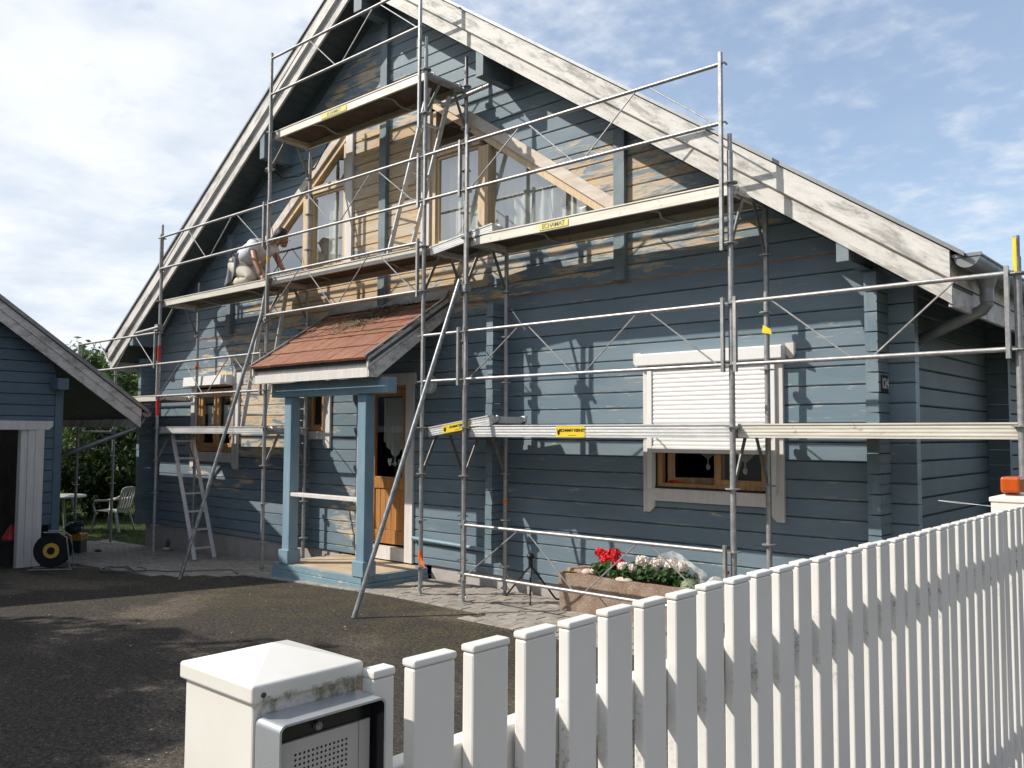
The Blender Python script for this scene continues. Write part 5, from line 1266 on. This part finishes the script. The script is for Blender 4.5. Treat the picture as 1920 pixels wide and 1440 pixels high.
def ob(b, cx_, cy_, sx, sy, z0, z1, a=.75):
    c, s = math.cos(a), math.sin(a); P = [(cx_+c*u_-s*v_, cy_+s*u_+c*v_) for u_, v_ in ((-sx, -sy), (sx, -sy), (sx, sy), (-sx, sy))]
    b.hexa([(x, y, z0) for x, y in P], [(x, y, z1) for x, y in P]); return b
ob(MB(), -8.77, -.40, .165, .12, tz, tz+.21).build('box', 'dark_green_plastic', tb, bevel=.01); ob(MB(), -8.77, -.40, .175, .128, tz+.211, tz+.315).build('lid_band', 'orange_plastic', tb, bevel=.008)
ob(MB(), -8.742, -.494, .02, .012, tz+.17, tz+.26).build('latch', 'dark_rubber', tb, bevel=.002)
b = MB().path([(-8.88, -.48, tz+.30), (-8.88, -.48, tz+.50), (-8.84, -.45, tz+.54), (-8.70, -.33, tz+.54), (-8.66, -.30, tz+.50), (-8.66, -.30, tz+.30)], .010, 7); b.build('handle', 'cable_grey', tb, True)
b = MB().blob((-8.78, -.41, tz+.40), .16, .13, .10, 14, 9, .12).blob((-8.72, -.36, tz+.47), .09, .08, .06, 12, 8, .14); tag(b.build('tool_bag', 'dark_green_plastic', None, True), 'dark green cloth bag lying on top of the toolbox', 'bag')
b = MB().blob((-8.48, -.12, tz+.03), .09, .05, .035, 10, 7, .1); tag(b.build('rag', 'dark_bin', None, True), 'dark scrap lying on the paving right of the toolbox', 'rag')
bz = zg(-7.5); b = MB().blob((-7.55, .60, bz+.03), .10, .06, .03, 12, 7, .15); o = tag(b.build('sponge', 'garden_plastic', None, True), 'pale scrap with a dark tuft at the foot of the house wall', 'sponge'); MB().blob((-7.57, .63, bz+.12), .035, .035, .07, 10, 7, .1).build('tuft', 'dead_leaves', o, True)
# garden table and chair
gx, gy, gz_ = -12.6, .75, zg(-12)-.02
gt_ = thing('garden_table', 'round white plastic garden table half hidden behind the garage', 'table', (gx, gy, gz_))
MB().lathe([(.0, .70), (.54, .70), (.56, .705), (.56, .73), (.54, .74), (.0, .74)], (gx, gy, gz_), 40).build('table_top', 'garden_plastic', gt_, True)
for a in (.8, 2.37, 3.94, 5.5): MB().tube((gx+.30*math.cos(a), gy+.30*math.sin(a), gz_+.70), (gx+.42*math.cos(a), gy+.42*math.sin(a), gz_), .028, 8).build('leg', 'garden_plastic', gt_, True)
ch = thing('garden_chair', 'white plastic garden armchair standing on the grass', 'chair', (-11.75, 1.55, gz_))
ca_ = math.radians(212)                        # the chair faces back towards the table
def CH(p): return (-11.75+math.cos(ca_)*p[0]-math.sin(ca_)*p[1], 1.55+math.sin(ca_)*p[0]+math.cos(ca_)*p[1], gz_+p[2])
def cpoly(b, pts, th): 
    A = [Vector(CH(p)) for p in pts]; nrm = (A[1]-A[0]).cross(A[2]-A[0]).normalized()*th; b.prism(A, nrm)
b = MB(); cpoly(b, [(-.21, -.22, .40), (.25, -.24, .43), (.25, .24, .43), (-.21, .22, .40)], .02); b.build('seat', 'garden_plastic', ch, bevel=.008)
b = MB()
cpoly(b, [(-.23, -.21, .42), (-.23, .21, .42), (-.245, .225, .50), (-.245, -.225, .50)], .02)
cpoly(b, [(-.335, -.25, .82), (-.335, .25, .82), (-.355, .22, .90), (-.36, .10, .925), (-.36, -.10, .925), (-.355, -.22, .90)], .02)
for v in (-.21, -.13, -.05, .05, .13, .21): b.bar(CH((-.245, v*.98, .49)), CH((-.335, v*1.1, .83)), .045, .018, Vector(CH((1, 0, 0)))-Vector(CH((0, 0, 0))))
b.build('backrest', 'garden_plastic', ch, bevel=.005)
for s in (-1, 1):
    MB().bar(CH((.24, s*.24, .42)), CH((.31, s*.28, 0)), .055, .03).build('leg', 'garden_plastic', ch, bevel=.006)
    MB().bar(CH((-.20, s*.22, .42)), CH((-.32, s*.27, 0)), .055, .03).build('leg', 'garden_plastic', ch, bevel=.006)
    MB().path([CH((.25, s*.25, .42)), CH((.27, s*.29, .58)), CH((.22, s*.30, .645)), CH((0, s*.30, .655)), CH((-.22, s*.27, .68)), CH((-.30, s*.24, .74))], .024, 8).build('armrest', 'garden_plastic', ch, True)

# ------------------------------------------------------------------ vegetation
def crown(b, c, r, n, leafsz, clumps, flat=.0):
    cs_ = []
    for _ in range(clumps):
        v = Vector((random.gauss(0, 1), random.gauss(0, 1), random.gauss(0, 1))).normalized()*random.uniform(.35, .95)
        cs_.append((Vector((v.x*r[0], v.y*r[1], v.z*r[2]))+Vector(c), random.uniform(.18, .36)*min(r)))
    for i in range(n):
        cc, cr0 = random.choice(cs_); v = Vector((random.gauss(0, 1), random.gauss(0, 1), random.gauss(0, .8))).normalized(); p = cc+v*cr0*random.uniform(.5, 1.15)
        q = (v*.6+Vector((random.gauss(0, .6), random.gauss(0, .6), random.gauss(.4, .6)))).to_track_quat('Z', 'Y'); s = leafsz*random.uniform(.6, 1.3); a = random.uniform(0, 6.28)
        d1 = q@Vector((math.cos(a), math.sin(a), 0))*s; d2 = q@Vector((-math.sin(a), math.cos(a), 0))*s*.5
        b.add([p-d1, p+d2*1.0-d1*.1, p+d1, p-d2-d1*.1], [(0, 1, 2, 3)])
def plant(name, label, cat, pos, r, zc, n, ls, clumps, m_, trunk_r, group=None, limbs=5):
    x, y, z = pos; t_ = thing(name, label, cat, pos, group)
    tb_ = MB().tube((x, y, z-.1), (x+.05, y, z+zc*.75), trunk_r, 10, trunk_r*.6)
    for k in range(limbs):
        a = 2*math.pi*k/limbs+random.random(); e = Vector((x+math.cos(a)*r[0]*.6, y+math.sin(a)*r[1]*.6, z+zc+random.uniform(-.1, .5)*r[2]))
        tb_.tube((x+.03, y, z+zc*random.uniform(.35, .7)), e, trunk_r*.5, 7, trunk_r*.15)
    tb_.build('trunk', 'trunk_bark', t_, True)
    b = MB(); crown(b, (x, y, z+zc), r, n, ls, clumps); b.build('crown', m_, t_, fix=False); return t_
gz0 = -.36
plant('hedge_bush', 'dark leafy bush behind the garden table next to the garage', 'bush', (-15.6, .9, gz0), (1.5, 1.3, 1.25), 1.15, 5200, .075, 60, 'hedge_leaf', .05, 'bushes behind the garden chair')
plant('hedge_bush', 'tall dark bush right behind the garden chair', 'bush', (-15.0, 2.7, gz0), (1.4, 1.4, 1.45), 1.35, 6000, .075, 70, 'hedge_leaf', .05, 'bushes behind the garden chair')
plant('hedge_bush', 'bush with sunlit top between the chair and the house corner', 'bush', (-14.2, 4.4, gz0), (1.3, 1.5, 1.55), 1.45, 5200, .075, 60, 'hedge_leaf', .05, 'bushes behind the garden chair')
plant('hedge_bush', 'small yellow-green shrub below the garden table edge', 'bush', (-13.9, 1.25, gz0), (.45, .5, .45), .42, 800, .06, 16, 'light_leaf', .03, 'bushes behind the garden chair')
plant('hedge_bush', 'low leafy plant beside the backrest of the garden chair', 'bush', (-12.9, 2.9, gz0), (.5, .5, .55), .5, 800, .07, 16, 'hedge_leaf', .03, 'bushes behind the garden chair')
plant('garden_tree', 'green tree crown seen under the left eave of the house', 'tree', (-25.0, 7.6, gz0), (3.2, 2.6, 1.9), 3.5, 7000, .13, 60, 'tree_leaf', .16, 'trees beyond the garden')
plant('garden_tree', 'paler tree top peeping over the garage roof edge', 'tree', (-30, 6.2, gz0), (3.0, 2.4, 2.0), 3.7, 5000, .14, 50, 'tree_leaf', .16, 'trees beyond the garden')
plant('garden_tree', 'dark tree filling the gap behind the bushes', 'tree', (-21, 4.6, gz0), (2.6, 2.4, 2.0), 2.0, 5000, .14, 50, 'hedge_leaf', .14, 'trees beyond the garden')
# street tree outside the frame whose shade falls on the driveway
plant('street_tree', 'broad street tree to the left whose shade falls across the driveway', 'tree', (-5.6, -9.3, -.05), (3.0, 2.2, 1.6), 5.6, 9000, .14, 60, 'tree_leaf', .16)
# a few fallen leaves on the asphalt
b = MB()
for _ in range(130):
    x = random.uniform(-4.5, 3.5); y = random.uniform(-4.2, -.4); a = random.uniform(0, 6.28); l = random.uniform(.008, .028); z = zg(x)+.003
    b.add([(x, y, z), (x+l*math.cos(a), y+l*math.sin(a), z+random.uniform(0, .008)), (x+l*.6*math.cos(a+.9), y+l*.6*math.sin(a+.9), z+.004)], [(0, 1, 2)])
tag(b.build('fallen_leaves', 'pebble', fix=False), 'scattered pale leaf bits on the asphalt driveway', 'leaves', kind='stuff')

# ------------------------------------------------------------------ neighbouring houses along the street (outside the frame, seen only mirrored in the panes)
plain('render_cream', (.42, .37, .29), .9, 0, .1, 2)
plain('neighbour_roof', (.17, .075, .05), .8, 0, .3, 3)
def neighbour(x0, x1, y0, y1, zw, zr_, label, along_y=True):
    t_ = thing('neighbour_house', label, 'house', ((x0+x1)/2, (y0+y1)/2, -.1), 'houses along the street')
    MB().box(x0, x1, y0, y1, -.2, zw).build('wall', 'render_cream', t_)
    e = .5
    if along_y:
        xm = (x0+x1)/2; b = MB().prism([(x0-e, y0-e, zw-.3), (x1+e, y0-e, zw-.3), (xm, y0-e, zr_)], (0, y1-y0+2*e, 0))
    else:
        ym = (y0+y1)/2; b = MB().prism([(x0-e, y0-e, zw-.3), (x0-e, y1+e, zw-.3), (x0-e, ym, zr_)], (x1-x0+2*e, 0, 0))
    b.build('roof', 'neighbour_roof', t_)
    for k in range(4):
        for z in (.9, 3.4):
            f = (k+.5)/4
            if along_y: y = y0+(y1-y0)*f; wb = MB().box(x0-.03, x0-.002, y-.55, y+.55, z, z+1.3)
            else: x = x0+(x1-x0)*f; wb = MB().box(x-.55, x+.55, y1+.002, y1+.03, z, z+1.3)
            wb.build('window', 'dark_interior', t_)
neighbour(17.5, 27, -14, -2, 5.6, 9.6, 'cream house with red roof across the street on the right')
neighbour(17.5, 27, 3, 14, 5.4, 9.2, 'second cream house across the street further along')
neighbour(-12, 0, -34, -25, 5.4, 9.4, 'cream house far behind the viewer facing the gable', False)
neighbour(4, 13, -36, -26, 5.4, 9.2, 'cream house behind the viewer next to the street', False)

# unseen hedge left of the frame, added to cast straight-edged shade on the driveway
hg = thing('shade_hedge', 'clipped hedge added out of view to shade the driveway', 'hedge', (-4.6, -5.75, -.15)); b = MB()
for _ in range(6500):
    x = random.uniform(-7.0, -2.25); y = -5.85+(x+7)*.13+random.uniform(-.38, .38); z = random.choice((random.uniform(-.15, 2.1), random.uniform(1.85, 2.15)))
    q = Vector((random.gauss(0, 1), random.gauss(0, 1), random.gauss(.4, 1))).to_track_quat('Z', 'Y'); s_ = random.uniform(.04, .08); p = Vector((x, y, z))
    b.add([p+q@Vector((s_, 0, 0)), p+q@Vector((0, s_*.6, 0)), p+q@Vector((-s_, 0, 0)), p+q@Vector((0, -s_*.6, 0))], [(0, 1, 2, 3)])
b.build('foliage', 'hedge_leaf', hg, fix=False)
b = MB().prism([(-6.9, -6.1, -.2), (-2.4, -5.52, -.2), (-2.4, -4.95, -.2), (-6.9, -5.55, -.2)], (0, 0, 2.1)); b.build('branches', 'trunk_bark', hg)
